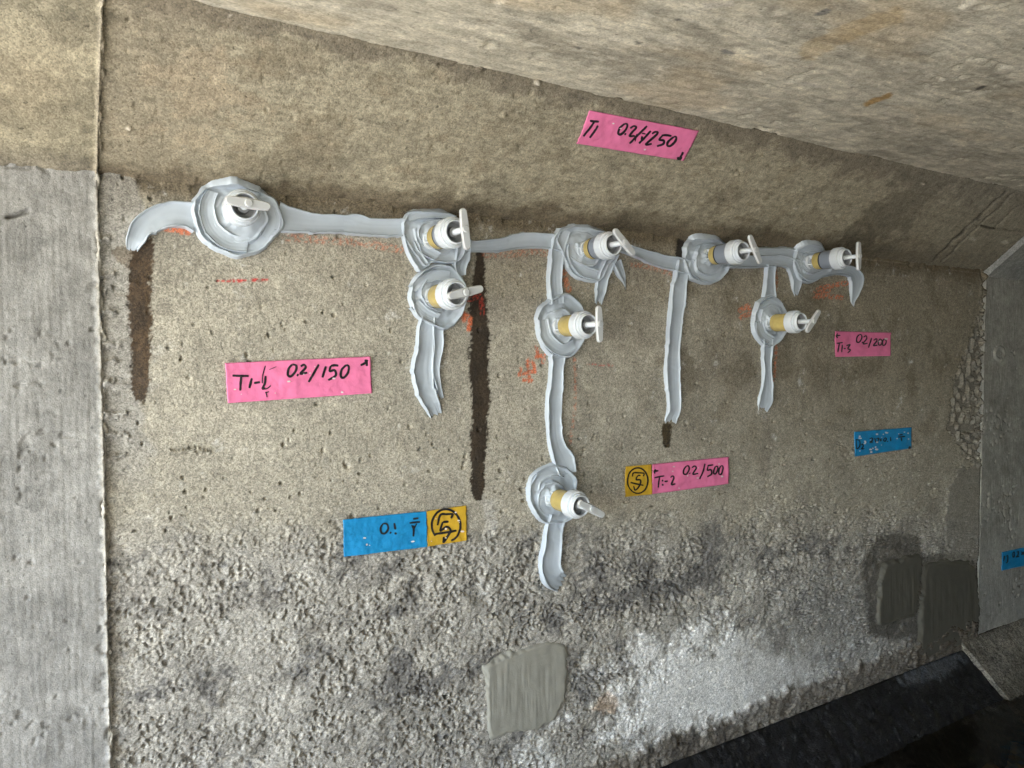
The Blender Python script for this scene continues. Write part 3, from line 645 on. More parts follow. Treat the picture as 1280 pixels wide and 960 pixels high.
# ------------------------------------------------------------------ sealing paste: one connected smear, each trowel stroke and pad a part
paste = thing("sealing_paste", "pale grey trowelled sealing paste running along the crack with hanging branches", "sealant", (0.8, 0, ZT-0.05))
paste["world_parts"] = 1
def smooth_curve(pts, step=1.4):
    P = np.array(pts, float); n = len(P)
    P = np.vstack([2*P[0]-P[1], P, 2*P[-1]-P[-2]])
    out = []
    for i in range(1, n):
        p0, p1, p2, p3 = P[i-1:i+3]
        k = max(2, int(np.hypot(*(p2-p1)[:2])/step))
        t = np.linspace(0, 1, k, endpoint=False)[:, None]
        out.append(0.5*((2*p1)+(-p0+p2)*t+(2*p0-5*p1+4*p2-p3)*t*t+(-p0+3*p1-3*p2+p3)*t**3))
    out.append(P[n:n+1])
    return np.concatenate(out)
_sid = [0]
def stroke(pts, base=0.0034, lip=0.0034, ends=(0, 0), lips=(0.7, 1.4), zadd=0.0, cup=0.0024):
    """ends: 0 = blunt (runs into another stroke), 1 = feathered thin end"""
    _sid[0] += 1; sd = 300+_sid[0]*7
    C = smooth_curve(pts); n = len(C); m = 27
    T = np.gradient(C[:, :2], axis=0); T /= np.linalg.norm(T, axis=1)[:, None]+1e-9
    N = np.stack([-T[:, 1], T[:, 0]], -1)
    u = np.concatenate([[0], np.cumsum(np.hypot(*np.diff(C[:, :2], axis=0).T))])
    th = np.linspace(-1, 1, m); v = np.sign(th)*(1-(1-np.abs(th))**1.5)
    wl = 1+0.11*fbm(u/40, u*0, 2, sd)+0.03*perlin(u/7, u*0, sd+1)+0.10*ss(0.35, 0.6, perlin(u/13, u*0, sd+16)); wr = 1+0.11*fbm(u/40, u*0, 2, sd+2)+0.03*perlin(u/7, u*0, sd+3)+0.12*ss(0.3, 0.6, perlin(u/11, u*0, sd+15))
    U, Vv = np.meshgrid(u, v, indexing='ij')
    W = C[:, 2:3]*np.where(Vv < 0, wl[:, None], wr[:, None])
    px = C[:, 0:1]+N[:, 0:1]*W*Vv; py = C[:, 1:2]+N[:, 1:2]*W*Vv
    for k_, ue in ((0, U), (1, u[-1]-U)):
        if ends[k_]:
            sh = (3.5*fbm(Vv*2.2, Vv*0, 3, sd+20+k_)+2.0*perlin(Vv*7, Vv*0, sd+22+k_))*ss(14, 0, ue)*(1 if k_ else -1)
            px = px+T[:, 0:1]*sh; py = py+T[:, 1:2]*sh
    e0 = ss(0, 16, U) if ends[0] else 1.0; e1 = ss(0, 16, u[-1]-U) if ends[1] else 1.0
    e = e0*e1
    a = np.abs(Vv)
    side = np.where(Vv < 0, lips[0], lips[1])
    lipn = np.where(Vv < 0, 0.85+0.9*perlin(U/30, U*0, sd+4)+0.2*perlin(U/8, U*0, sd+13), 0.85+0.9*perlin(U/30, U*0, sd+5)+0.2*perlin(U/8, U*0, sd+14))
    lipw = np.exp(-((a-0.88)/0.060)**2)
    hgt = base*(0.92+0.10*fbm(U/30, Vv*0.7, 2, sd+6))+cup*(a*a)+lip*side*np.clip(lipn, 0.2, 2)*lipw
    hgt += 0.00026*perlin(U/90, Vv*6, sd+7)+0.00014*perlin(U/60, Vv*16, sd+8)+0.0007*ss(0.25, 0.45, perlin(U/26, Vv*0.5, sd+9))+0.00025*perlin(U/60, Vv*2, sd+10)
    hgt = hgt*(0.25+0.75*e)+zadd*e
    hgt *= np.sqrt(np.clip(1-((a-0.90)/0.10).clip(0, 1)**2, 0, 1))
    hgt = np.where(a > 0.999, -0.002, hgt)
    if ends[0]: hgt[0] = -0.0015
    if ends[1]: hgt[-1] = -0.0015
    s, t = to_st(px, py)
    Pt = surf(s, t, hgt)
    return obj("trowel_stroke", mesh_from("trowel_stroke", Pt, grid_quads(n, m)), M_PASTE, paste)
def pad(outline, centre, base=0.0055, lip=0.0050, steps=((0.62, 0.0022),), seed=0, twist=0.5, na=150, nr=46, name="paste_pad", mat=None, parent=paste, flat=False):
    sd = 600+seed*17
    O = np.array(outline, float); Cc = smooth_curve([(x, y, 0) for x, y in np.vstack([O, O[:1]])], 1.0)[:-1, :2]
    cen = np.array(centre, float)
    ang = np.arctan2(Cc[:, 1]-cen[1], Cc[:, 0]-cen[0]); rad = np.hypot(Cc[:, 0]-cen[0], Cc[:, 1]-cen[1])
    o = np.argsort(ang); A = np.linspace(-np.pi, np.pi, na, endpoint=False)
    R = np.interp(A, np.concatenate([ang[o]-2*np.pi, ang[o], ang[o]+2*np.pi]), np.tile(rad[o], 3))
    ca, sa = np.cos(A), np.sin(A)
    R *= 1+0.03*perlin(ca*2.5, sa*2.5, sd)+0.014*perlin(ca*8, sa*8, sd+1)+0.006*perlin(ca*22, sa*22, sd+12)
    q = np.linspace(0.02, 1, nr)**0.85
    Q, AA = np.meshgrid(q, A, indexing='ij'); CA, SA = np.cos(AA), np.sin(AA)
    px = cen[0]+Q*R*CA; py = cen[1]+Q*R*SA
    if flat:
        hgt = base*(1+0.15*fbm(px/12, py/40, 3, sd))+0.0004*perlin(px/2.2, py/50, sd+1)+0.0005*perlin(px/7, py/60, sd+3)-(base+0.0045)*ss(0.86, 1.0, Q+0.05*fbm(px/6, py/6, 3, sd+2))
    else:
        lipn = 0.9+0.8*perlin(CA*1.6, SA*1.6, sd+2)
        hgt = base+lip*np.clip(lipn, 0.2, 2)*np.exp(-((Q-0.925)/0.036)**2)-0.0026*np.exp(-((Q-0.70)/0.14)**2)
        for k, (qs, amp) in enumerate(steps):
            qe = qs+0.11*np.sin(AA+k*2+seed)+0.04*perlin(CA*1.2+k, SA*1.2, sd+3+k)
            on = 0.12+0.88*ss(-0.6, 0.6, np.sin(AA+seed*1.7+k*2.4))
            hgt += 1.35*amp*on*(ss(qe+0.035, qe-0.01, Q)+0.7*np.exp(-((Q-qe)/0.03)**2))
        hgt += 0.0050*ss(0.36+0.08*perlin(CA*2, SA*2, sd+13), 0.16, Q)*np.clip(1+0.9*fbm(CA*1.6, SA*1.6, 2, sd+8), 0.1, 2)+0.0012*perlin(CA*Q*5, SA*Q*5, sd+14)*ss(1.0, 0.75, Q)
        hgt += 0.00025*perlin(CA*1.5, Q*4+SA*1.5, sd+9)+0.0003*perlin(CA*Q*2, SA*Q*2, sd+10)+0.00012*perlin(CA*2, Q*18+SA*2, sd+11)
    if not flat: hgt = hgt*np.sqrt(np.clip(1-((Q-0.93)/0.07).clip(0, 1)**2, 0, 1))
    hgt = np.where(Q > 0.9995, -0.003, hgt)
    s, t = to_st(px, py)
    Pt = surf(s, t, hgt)
    c = Pt[0].mean(0)
    V = np.vstack([Pt.reshape(-1, 3), c[None]])
    tris = [(nr*na, (j+1) % na, j) for j in range(na)]
    me = mesh_from(name, V, grid_quads(nr, na, wrap=True), True, np.array(tris))
    return obj(name, me, mat or M_PASTE, parent)

# pads round the nine ports (outline in photo pixels, port base)
PADS = [
 ([(239, 251), (260, 229), (288, 221), (312, 227), (334, 241), (346, 252), (356, 275), (351, 292), (329, 313), (305, 323), (289, 322), (267, 313), (246, 296), (238, 273)], (292, 268), ((0.56, 0.0036),)),
 ([(498, 280), (505, 268), (524, 261), (546, 261), (562, 266), (577, 276), (587, 295), (583, 312), (572, 328), (556, 331), (540, 329), (527, 334), (516, 320), (503, 300)], (536, 300), ((0.54, 0.0036),)),
 ([(527, 336), (545, 329), (562, 332), (576, 346), (584, 365), (580, 385), (572, 402), (558, 413), (545, 412), (530, 404), (519, 397), (511, 381), (509, 366), (514, 350)], (538, 372), ((0.52, 0.0036),)),
 ([(690, 300), (696, 288), (711, 281), (727, 280), (741, 283), (757, 290), (768, 303), (768, 318), (760, 332), (748, 352), (733, 353), (718, 349), (706, 336), (699, 320)], (729, 313), ((0.60, 0.0036),)),
 ([(684, 373), (671, 385), (668, 404), (673, 427), (684, 444), (702, 449), (719, 442), (730, 421), (728, 388), (719, 373), (706, 365)], (696, 408), ((0.56, 0.0036),)),
 ([(688, 578), (670, 586), (658, 605), (658, 627), (670, 649), (684, 655), (709, 651), (719, 635), (720, 615), (718, 596), (707, 582)], (686, 621), ((0.56, 0.0036),)),
 ([(852, 310), (858, 301), (866, 293), (881, 292), (894, 294), (903, 301), (914, 314), (912, 329), (907, 341), (897, 352), (883, 357), (870, 354), (859, 349), (852, 333)], (881, 321), ((0.60, 0.0036),)),
 ([(988, 325), (992, 309), (1000, 302), (1011, 300), (1023, 301), (1031, 311), (1038, 325), (1036, 340), (1024, 349), (1009, 355), (997, 352), (990, 340)], (1008, 328), ((0.58, 0.0036),)),
 ([(943, 377), (960, 369), (972, 375), (980, 390), (983, 410), (972, 428), (960, 435), (950, 432), (939, 417), (938, 398)], (958, 404), ((0.56, 0.0036),)),
]
# strokes lying beneath the pads
stroke([(165, 313, 7), (168, 303, 11.5), (176, 286, 15), (192, 274, 16), (211, 268, 16.5), (230, 269, 17.5), (246, 274, 20)], ends=(1, 0))
stroke([(345, 272, 20), (358, 275, 17), (375, 278, 14), (400, 280, 12.5), (432, 281, 12.5), (440, 281, 12)], lips=(0.8, 1.3))
stroke([(428, 281, 12), (445, 281.5, 13), (460, 284, 11.5), (485, 285, 12), (505, 285, 11)], lips=(0.6, 1.3), zadd=0.0016)
stroke([(508, 288, 8.5), (512, 304, 8.5), (518, 320, 8.5), (528, 336, 8.5)], lips=(0.8, 1.5), zadd=0.002)
stroke([(578, 300, 9), (577, 318, 9), (573, 334, 8), (575, 345, 5)], zadd=0.001)
stroke([(580, 309, 8), (600, 308, 8), (624, 306, 9), (652, 301, 10), (680, 302, 10), (699, 304, 11)], lips=(0.8, 1.2))
stroke([(770, 308, 6), (783, 312, 6), (800, 318, 7), (820, 325, 8), (845, 331, 9), (859, 334, 9)], lips=(0.8, 1.2))
stroke([(940, 316, 6), (960, 315, 6), (985, 316, 7), (1002, 320, 8)], lips=(0.8, 0.5))
stroke([(902, 326, 8), (930, 327, 8), (955, 327, 7.5), (976, 327, 7), (988, 332, 7), (993, 345, 6.5), (994, 360, 5.0), (995, 369, 2)], ends=(0, 1), zadd=0.001)
stroke([(1018, 341, 8), (1038, 338, 7), (1055, 338, 7), (1066, 343, 8), (1069, 353, 8), (1067, 365, 6), (1065, 376, 2.5), (1066, 382, 1)], ends=(0, 1))
for k, (o_, c_, st_) in enumerate(PADS): pad(o_, c_, seed=k+1, steps=st_)
# strokes lying over the pads
stroke([(545, 408, 7), (546, 432, 6), (543, 458, 4.5), (546, 482, 4), (552, 497, 2)], ends=(0, 1))
stroke([(533, 396, 9), (531, 412, 11), (530, 435, 11.5), (527, 460, 13), (529, 485, 12.5), (537, 503, 11), (545, 518, 8)], ends=(0, 1), zadd=0.0012)
stroke([(703, 288, 8), (696, 308, 9), (692, 335, 9), (692, 358, 9), (694, 380, 10)], zadd=0.002)
stroke([(768, 327, 6), (774, 342, 5), (779, 352, 2), (782, 359, 1)], ends=(0, 1))
stroke([(764, 316, 8), (753, 342, 7), (749, 360, 6), (748, 379, 5)], ends=(0, 1), zadd=0.002)
stroke([(695, 442, 9), (694, 465, 8), (691, 500, 10), (691, 530, 9.5), (694, 555, 10), (703, 578, 13), (708, 592, 10)], zadd=0.001)
stroke([(695, 645, 11), (690, 664, 11), (687, 690, 12), (686, 708, 13), (692, 722, 14), (703, 729, 12)], ends=(0, 1), zadd=0.001)
stroke([(853, 326, 8.5), (849, 347, 8.5), (845, 375, 9), (842, 402, 9), (839, 440, 8.5), (838.5, 472, 9), (841, 505, 8), (837, 528, 8)], ends=(0, 1), zadd=0.001)
stroke([(961, 331, 6), (960, 350, 6), (959, 372, 8)], zadd=0.001)
stroke([(957, 424, 7), (956, 450, 5.5), (957, 480, 6), (955, 500, 8.5), (953, 515, 6)], ends=(0, 1), zadd=0.001)
# short curved smears inside the pads
for pts in [[(508, 272, 7), (525, 268, 6.5), (548, 268, 6), (566, 275, 6)], [(519, 300, 6), (528, 313, 7), (545, 322, 6)], [(516, 380, 8), (528, 392, 8), (544, 400, 8)], [(513, 362, 5), (524, 352, 6), (540, 345, 7), (560, 345, 6)],
            [(712, 305, 6.5), (714, 322, 7.5), (725, 338, 8), (743, 345, 7)], [(676, 400, 6), (680, 422, 8), (698, 437, 8), (715, 430, 7)], [(664, 612, 6), (668, 598, 7), (684, 588, 7), (702, 590, 6)],
            [(862, 305, 6), (874, 300, 6), (890, 301, 6)], [(858, 328, 6), (870, 342, 7), (888, 347, 7), (902, 336, 6)], [(997, 314, 5), (1010, 307, 5.5), (1023, 309, 5)], [(996, 336, 6), (1008, 346, 6), (1022, 342, 6)],
            [(945, 402, 5), (949, 418, 6), (960, 426, 6)], [(947, 386, 5), (960, 378, 5), (972, 384, 5)],
            [(338, 262, 7), (340, 280, 9), (330, 298, 8)], [(264, 240, 8), (257, 260, 10), (263, 284, 11), (282, 302, 11), (308, 307, 10)], [(300, 232, 6), (322, 244, 6)]]:
    stroke(pts, base=0.0064, lip=0.0026, lips=(0.9, 0.9), zadd=0.0, cup=0.0024)

# ------------------------------------------------------------------ injection ports
def lathe(prof, seg=48, facets=None):
    """revolve (radius, distance from wall) about the local -Y axis"""
    n = len(prof); A = np.linspace(0, 2*np.pi, seg, endpoint=False)
    V = [(r*math.cos(a), -l, r*math.sin(a)) for r, l in prof for a in A]
    return np.array(V), grid_quads(n, seg, wrap=True, flip=False)
def lathe_obj(name, prof, mat, parent, seg=48, smooth=True):
    V, q = lathe(prof, seg)
    me = mesh_from(name, V, q, smooth)
    if smooth:
        me.set_sharp_from_angle(angle=math.radians(38))
    return obj(name, me, mat, parent)
def box_mesh(name, cx, cy, cz, sx, sy, sz, rotz=0):
    V = np.array([(x, y, z) for x in (-1, 1) for y in (-1, 1) for z in (-1, 1)], float)*[sx/2, sy/2, sz/2]
    c, s = math.cos(rotz), math.sin(rotz)
    V = np.stack([V[:, 0]*c-V[:, 2]*s, V[:, 1], V[:, 0]*s+V[:, 2]*c], -1)+[cx, cy, cz]
    return V, np.array([[0, 1, 3, 2], [4, 6, 7, 5], [0, 4, 5, 1], [2, 3, 7, 6], [0, 2, 6, 4], [1, 5, 7, 3]])
def port(base_px, theta, ly, ls, label, neck=0.019, tilt=(0, 0), wing_len=0.055, stem=0.047):
    x, z = pt_wall(*base_px)
    t = thing("injection_port", label, "injector", (x, -0.004, z), "injection ports along the crack")
    t.rotation_euler = (math.radians(tilt[0]), 0, math.radians(tilt[1]))
    # base flange and ribbed neck
    f = lathe_obj("base_plate", [(0.0, 0.0085), (0.0135, 0.0085), (0.0145, 0.0075), (0.0145, 0.0)], M_CAP, t)
    nk = lathe_obj("neck", [(0.0065, 0.006), (0.0065, neck+0.002)], M_HOLE, t, 24)
    for k in range(4):
        a = k*math.pi/2+0.5
        V, q = box_mesh("rib", 0.0085*math.cos(a), -(neck+0.006)/2, 0.0085*math.sin(a), 0.010, neck-0.004, 0.0022, a)
        obj("rib", mesh_from("rib", V, q, False), M_CAP, nk)
    l = neck
    R = 0.0172
    lathe_obj("resin_chamber", [(0.0, l), (R-0.004, l), (R-0.001, l+0.0012), (R, l+0.004), (R, l+ly-0.001), (R-0.001, l+ly)], M_AMBER, t)
    l += ly
    lathe_obj("gasket", [(R-0.004, l-0.0004), (R+0.0006, l), (R+0.0008, l+0.0017), (R-0.004, l+0.0030)], M_GASKET, t); l += 0.0025
    if ls > 0.002:
        lathe_obj("sleeve", [(R-0.001, l), (R+0.0010, l+0.0008), (R+0.0010, l+ls)], M_SLEEVE, t)
        l += ls-0.0006
    # cap: faceted collar, stepped shoulder, recessed face
    rc = 0.0218
    A = np.linspace(0, 2*np.pi, 22, endpoint=False)
    V, q = lathe([(R-0.002, l), (rc-0.0010, l), (rc, l+0.0012), (rc, l+0.0150), (rc-0.0012, l+0.0165), (rc-0.0035, l+0.0168)], 22)
    obj("cap_collar", mesh_from("cap_collar", V, q, False), M_CAP, t)
    cp = lathe_obj("cap", [(0.0186, l+0.0150), (0.0184, l+0.0200), (0.0174, l+0.0208), (0.0170, l+0.0206), (0.0168, l+0.0250), (0.0162, l+0.0258), (0.0150, l+0.0259), (0.0143, l+0.0250), (0.0140, l+0.0140)], M_CAP, t)
    lathe_obj("recess", [(0.01402, l+0.0235), (0.0138, l+0.0140), (0.0080, l+0.0132), (0.0070, l+0.0195), (0.0040, l+0.0198)], M_HOLE, cp, 32)
    prof = [(0.0042, l+0.016)]
    for k in range(9): prof += [(0.0044, l+0.0210+k*0.0030), (0.0034, l+0.0223+k*0.0030)]
    prof += [(0.0042, l+stem+0.001)]
    lathe_obj("stem", prof, M_CAP, t, 20)
    # wing handle: rounded bar with a hub
    lw = l+stem; W = wing_len
    out = []
    for a in np.linspace(-np.pi/2, np.pi/2, 9): out.append((W/2-0.0051+0.0051*math.cos(a), 0.0051*math.sin(a)))
    out.append((0.006, 0.0062)); out.append((-0.006, 0.0062))
    for a in np.linspace(np.pi/2, 3*np.pi/2, 9): out.append((-W/2+0.0051+0.0051*math.cos(a), 0.0051*math.sin(a)))
    out.append((-0.006, -0.0062)); out.append((0.006, -0.0062))
    O = np.array(out); c, s = math.cos(theta), math.sin(theta)
    lay = []
    for sc_, yy in ((0.80, 0.0), (1.0, 0.0012), (1.0, 0.0042), (0.80, 0.0055)):
        o2 = O.copy(); o2[:, 1] *= sc_; o2[:, 0] -= np.sign(o2[:, 0])*(1-sc_)*0.0051
        lay.append(np.stack([o2[:, 0]*c-o2[:, 1]*s, np.full(len(O), -(lw+yy)), o2[:, 0]*s+o2[:, 1]*c], -1))
    V = np.concatenate(lay); k = len(O)
    q = grid_quads(4, k, wrap=True)
    V = np.vstack([V, lay[0].mean(0)[None], lay[3].mean(0)[None]])
    tr = [(4*k, (j+1) % k, j) for j in range(k)]+[(4*k+1, 3*k+j, 3*k+(j+1) % k) for j in range(k)]
    me = mesh_from("wing_handle", V, q[:, ::-1], True, np.array(tr)); me.set_sharp_from_angle(angle=math.radians(50))
    wg = obj("wing_handle", me, M_WING, t)
    lathe_obj("hub", [(0.0048, lw-0.001), (0.0048, lw+0.0068), (0.0040, lw+0.0076), (0.0, lw+0.0078)], M_WING, wg, 20)
    return t
D = math.radians
port((292, 268), D(-4), 0.010, 0.006, "white injection port facing the viewer, leftmost, set in the largest round paste pad", neck=0.017, wing_len=0.052, stem=0.040)
port((536, 300), D(97), 0.020, 0.014, "injection port with upright handle above another port, left of the long dark streak", neck=0.022)
port((538, 372), D(14), 0.030, 0.004, "injection port with sideways handle just below another one, beside the long dark streak", neck=0.019)
port((729, 313), D(-42), 0.014, 0.018, "injection port with slanted handle and grey sleeve below the pink tape on the haunch", neck=0.016)
port((696, 408), D(93), 0.034, 0.0, "long amber injection port with upright handle, middle of three stacked in one branch", neck=0.020)
port((686, 621), D(-28), 0.034, 0.0, "lowest injection port, amber, near the yellow and pink tapes", neck=0.022)
port((881, 321), D(-58), 0.014, 0.028, "injection port with grey sleeve and slanted handle above the long thin tail of paste", neck=0.018)
port((1008, 328), D(92), 0.016, 0.026, "rightmost injection port, grey sleeve and upright handle", neck=0.019)
port((958, 404), D(48), 0.034, 0.0, "amber injection port with slanted handle left of the small pink tape", neck=0.016)

# ------------------------------------------------------------------ tapes with handwriting
def tape(name, corners, mat, label, cat="tape", group="marking tapes stuck on the concrete", strokes=(), org=(0, 0), scl=1.0, lift=0.0026, ink=1.25, nu=70, nv=24, seed=0, scuffs=0):
    TL, TR, BR, BL = [np.array(c, float) for c in corners]
    u = np.linspace(0, 1, nu); v = np.linspace(0, 1, nv); U, V = np.meshgrid(u, v)
    g = lambda U, V: ((1-U)*(1-V))[..., None]*TL+(U*(1-V))[..., None]*TR+(U*V)[..., None]*BR+((1-U)*V)[..., None]*BL
    Q = g(U, V)
    edge = np.minimum(np.minimum(U, 1-U)*6, np.minimum(V, 1-V)*3).clip(0, 1)
    Q[..., 0] += 0.5*perlin(V*14, U*0+seed, 800+seed)*(1-edge)
    s, t = to_st(Q[..., 0], Q[..., 1])
    hh = lift+0.00045*fbm(s*90, t*90, 3, 820+seed)+0.0009*perlin(s*25, t*25, 830+seed)+0.0008*ss(0.3, 0.6, np.abs(perlin(s*18+t*9, t*22-s*6, 835+seed)))+0.0016*ss(0.10, 0.0, np.minimum(U*2.5, (1-U)*2.5))*np.clip(perlin(V*2, U*0+seed, 840+seed)+0.2, 0, 1)
    front = surf(s, t, hh); back = surf(s, t, hh-0.0006)
    n = nu*nv
    ring = np.concatenate([np.arange(nu), np.arange(1, nv)*nu+nu-1, (nv-1)*nu+np.arange(nu-2, -1, -1), np.arange(nv-2, 0, -1)*nu])
    # rows run downwards in the photo, so the front face is flipped
    q = np.concatenate([grid_quads(nv, nu, flip=True), grid_quads(nv, nu, off=n), np.stack([ring, np.roll(ring, -1), n+np.roll(ring, -1), n+ring], -1)])
    o = obj(name, mesh_from(name, np.concatenate([front.reshape(-1, 3), back.reshape(-1, 3)]), q), mat)
    o["label"] = label; o["category"] = cat; o["group"] = group
    def hat(s, t, px, py):
        return lift+0.0006+0.00045*fbm(s*90, t*90, 3, 820+seed)+0.0009*perlin(s*25, t*25, 830+seed)+0.0008*ss(0.3, 0.6, np.abs(perlin(s*18+t*9, t*22-s*6, 835+seed)))
    glyphs = []
    for k, st in enumerate(strokes):
        w = ink
        if isinstance(st, tuple): st, w = st
        C = smooth_curve([(org[0]+x/scl, org[1]+y/scl, 0) for x, y in st], 0.7)[:, :2]
        if len(C) < 4: C = np.linspace(C[0], C[-1], 4)
        if np.hypot(*(C[-1]-C[0])) < 2.2 and len(st) == 2: w = max(w, 0.9)*1.15; C = C.mean(0)+(C-C.mean(0))*1.5
        T = np.gradient(C, axis=0); T /= np.linalg.norm(T, axis=1)[:, None]+1e-9
        N = np.stack([-T[:, 1], T[:, 0]], -1)
        ww = w*(0.80+0.25*np.sin(np.linspace(0.3, 2.8, len(C))))*(1+0.12*perlin(np.arange(len(C))*0.3, np.zeros(len(C)), seed+k))
        ww[0] *= 0.75; ww[-1] *= 0.7
        G = np.stack([C-N*ww[:, None], C, C+N*ww[:, None]], 1)
        s2, t2 = to_st(G[..., 0], G[..., 1])
        bb = [C[:, 0].min()-2, C[:, 1].min()-2, C[:, 0].max()+2, C[:, 1].max()+2]
        item = (surf(s2, t2, hat(s2, t2, 0, 0)).reshape(-1, 3), grid_quads(len(C), 3))
        hit = [gl for gl in glyphs if any(not (bb[0] > o_[2] or bb[2] < o_[0] or bb[1] > o_[3] or bb[3] < o_[1]) for o_ in gl[0])]
        new = [[bb], [item]]
        for gl in hit: new[0] += gl[0]; new[1] += gl[1]; glyphs.remove(gl)
        glyphs.append(new)
    for gl in glyphs:
        VV, QQ, off = [], [], 0
        for v_, q_ in gl[1]: VV.append(v_); QQ.append(q_+off); off += len(v_)
        obj("handwriting", mesh_from("handwriting", np.concatenate(VV), np.concatenate(QQ)), M_INK, o)
    if scuffs:
        g_ = np.random.default_rng(seed+5); VV, QQ = [], []
        for k in range(scuffs):
            uu, vv = g_.uniform(0.05, 0.95), g_.uniform(0.1, 0.92); r = g_.uniform(0.5, 1.3)
            c = g(np.array(uu), np.array(vv)); a = np.linspace(0, 2*np.pi, 6, endpoint=False)
            e = r*(1+0.4*g_.random(6)); xx = c[0]+e*np.cos(a)*g_.uniform(0.8, 1.8); yy = c[1]+e*np.sin(a)*0.8
            s2, t2 = to_st(xx, yy); P6 = surf(s2, t2, hat(s2, t2, 0, 0)+0.0004)
            VV.append(P6); QQ += [(k*6+0, k*6+3, k*6+2, k*6+1), (k*6+0, k*6+5, k*6+4, k*6+3)]
        obj("scuff_marks", mesh_from("scuff_marks", np.concatenate(VV), np.array(QQ)), M_SCUFF, o, kind="stuff")
    return o
M_SCUFF = plain_mat("scuffed_paper", (0.72, 0.66, 0.64), 0.8, 0.2)
def ell(cx, cy, rx, ry, a0=0, a1=360, n=16):
    return [(cx+rx*math.cos(math.radians(a)), cy+ry*math.sin(math.radians(a))) for a in np.linspace(a0, a1, n)]
tape("marking_tape", [(280.7, 453.8), (462, 445.6), (464, 491.5), (284, 503.8)], M_PINK, "large pink tape strip reading T1-1 0.2/150 below the leftmost port", org=(270, 430), scl=6.095, ink=1.45, seed=1, nu=110, nv=34, scuffs=9, strokes=[
 [(120, 240), (180, 243), (245, 243)], [(187, 245), (182, 300), (180, 355)], [(268, 260), (250, 335)], [(285, 297), (330, 290)],
 [(374, 242), (366, 300), (350, 338), (372, 336)], ([(372, 165), (352, 235), (348, 300)], 0.7), ([(365, 345), (390, 335), (412, 316)], 0.7), ([(375, 362), (385, 405)], 0.7), ([(368, 372), (400, 362)], 0.6), ([(400, 195), (455, 172)], 0.35),
 [(575, 155), (547, 190), (540, 235), (565, 245), (600, 205), (605, 165), (575, 155)], [(611, 234), (620, 238)], [(640, 170), (665, 158), (677, 180), (637, 225), (690, 218)], [(778, 155), (740, 222), (700, 290)],
 [(832, 170), (805, 255)], [(870, 166), (900, 162), (927, 165)], [(870, 166), (862, 205), (898, 200), (905, 240), (850, 275)], [(985, 160), (952, 195), (945, 245), (970, 255), (1000, 215), (1003, 170), (985, 160)],
 [(1095, 162), (1125, 148), (1155, 130)], [(1125, 126), (1157, 128)], [(1157, 128), (1140, 168)]])
tape("marking_tape", [(736, 137), (872.7, 162.5), (853.5, 199.7), (720, 178.5)], M_PINK, "pink tape strip reading T1 0.2/1250 stuck high on the sloping haunch", org=(710, 130), scl=7.53, ink=1.35, seed=2, nu=90, nv=30, scuffs=3, strokes=[
 [(195, 142), (240, 147), (280, 150)], [(237, 150), (185, 225), (135, 290)], [(270, 185), (235, 245), (195, 305)], [(525, 170), (478, 210), (462, 262), (490, 265), (540, 215), (548, 178), (525, 170)], [(522, 262), (531, 268)],
 [(575, 215), (610, 195), (632, 215), (567, 280), (622, 290)], [(735, 195), (650, 280), (570, 360)], [(770, 240), (715, 300), (660, 360)], ([(640, 270), (622, 340)], 0.8), ([(685, 265), (722, 270)], 0.7), ([(690, 290), (682, 325)], 1.3),
 [(780, 265), (815, 248), (830, 265), (725, 365), (780, 362)], [(872, 285), (920, 284), (968, 292)], [(882, 285), (852, 325), (895, 335), (890, 365), (830, 388)], [(990, 300), (938, 340), (925, 375), (955, 380), (1005, 330), (1010, 300), (990, 300)],
 [(1075, 440), (1055, 480), (1038, 515)], ([(1022, 488), (1038, 518)], 1.6), ([(1062, 488), (1038, 518)], 1.6)])
tape("marking_tape", [(814, 580), (909.5, 571), (909.5, 604.5), (814, 617.4)], M_PINK, "pink tape strip reading T1-2 0.2/500 beside a yellow square", org=(770, 560), scl=8.533, ink=0.95, seed=3, scuffs=8, strokes=[
 [(435, 240), (388, 246)], [(408, 225), (388, 246), (400, 270)], [(395, 315), (450, 303), (502, 295)], [(450, 305), (438, 420)], [(485, 335), (485, 356)], [(485, 384), (484, 397)], [(505, 355), (542, 350)], [(570, 312), (595, 296), (605, 320), (575, 385), (617, 378)],
 [(735, 190), (707, 230), (705, 270), (735, 275), (765, 225), (760, 190), (735, 190)], [(768, 264), (773, 270)], [(795, 207), (825, 190), (840, 215), (805, 275), (862, 268)], [(938, 165), (910, 250), (880, 330)],
 [(965, 186), (1027, 178)], [(970, 190), (962, 235), (1000, 230), (1005, 275), (960, 305)], [(1050, 195), (1032, 235), (1030, 270), (1055, 270), (1075, 225), (1070, 195), (1050, 195)], [(1105, 190), (1087, 230), (1088, 275), (1110, 275), (1128, 225), (1125, 190), (1105, 190)]])
tape("marking_tape", [(780.5, 583), (813.4, 580.2), (813.4, 617.5), (780, 621)], M_YEL, "small yellow tape square with circled sign left of the T1-2 tape", org=(770, 560), scl=8.533, ink=0.95, seed=4, nu=34, nv=30, strokes=[
 ell(220, 345, 108, 136, 120, 480), [(160, 302), (175, 264), (232, 262), (290, 266)], [(292, 268), (278, 300)], [(222, 290), (252, 291)], [(222, 290), (205, 335), (250, 340), (240, 400), (195, 447), (178, 402)], [(145, 365), (212, 382), (282, 396)]])
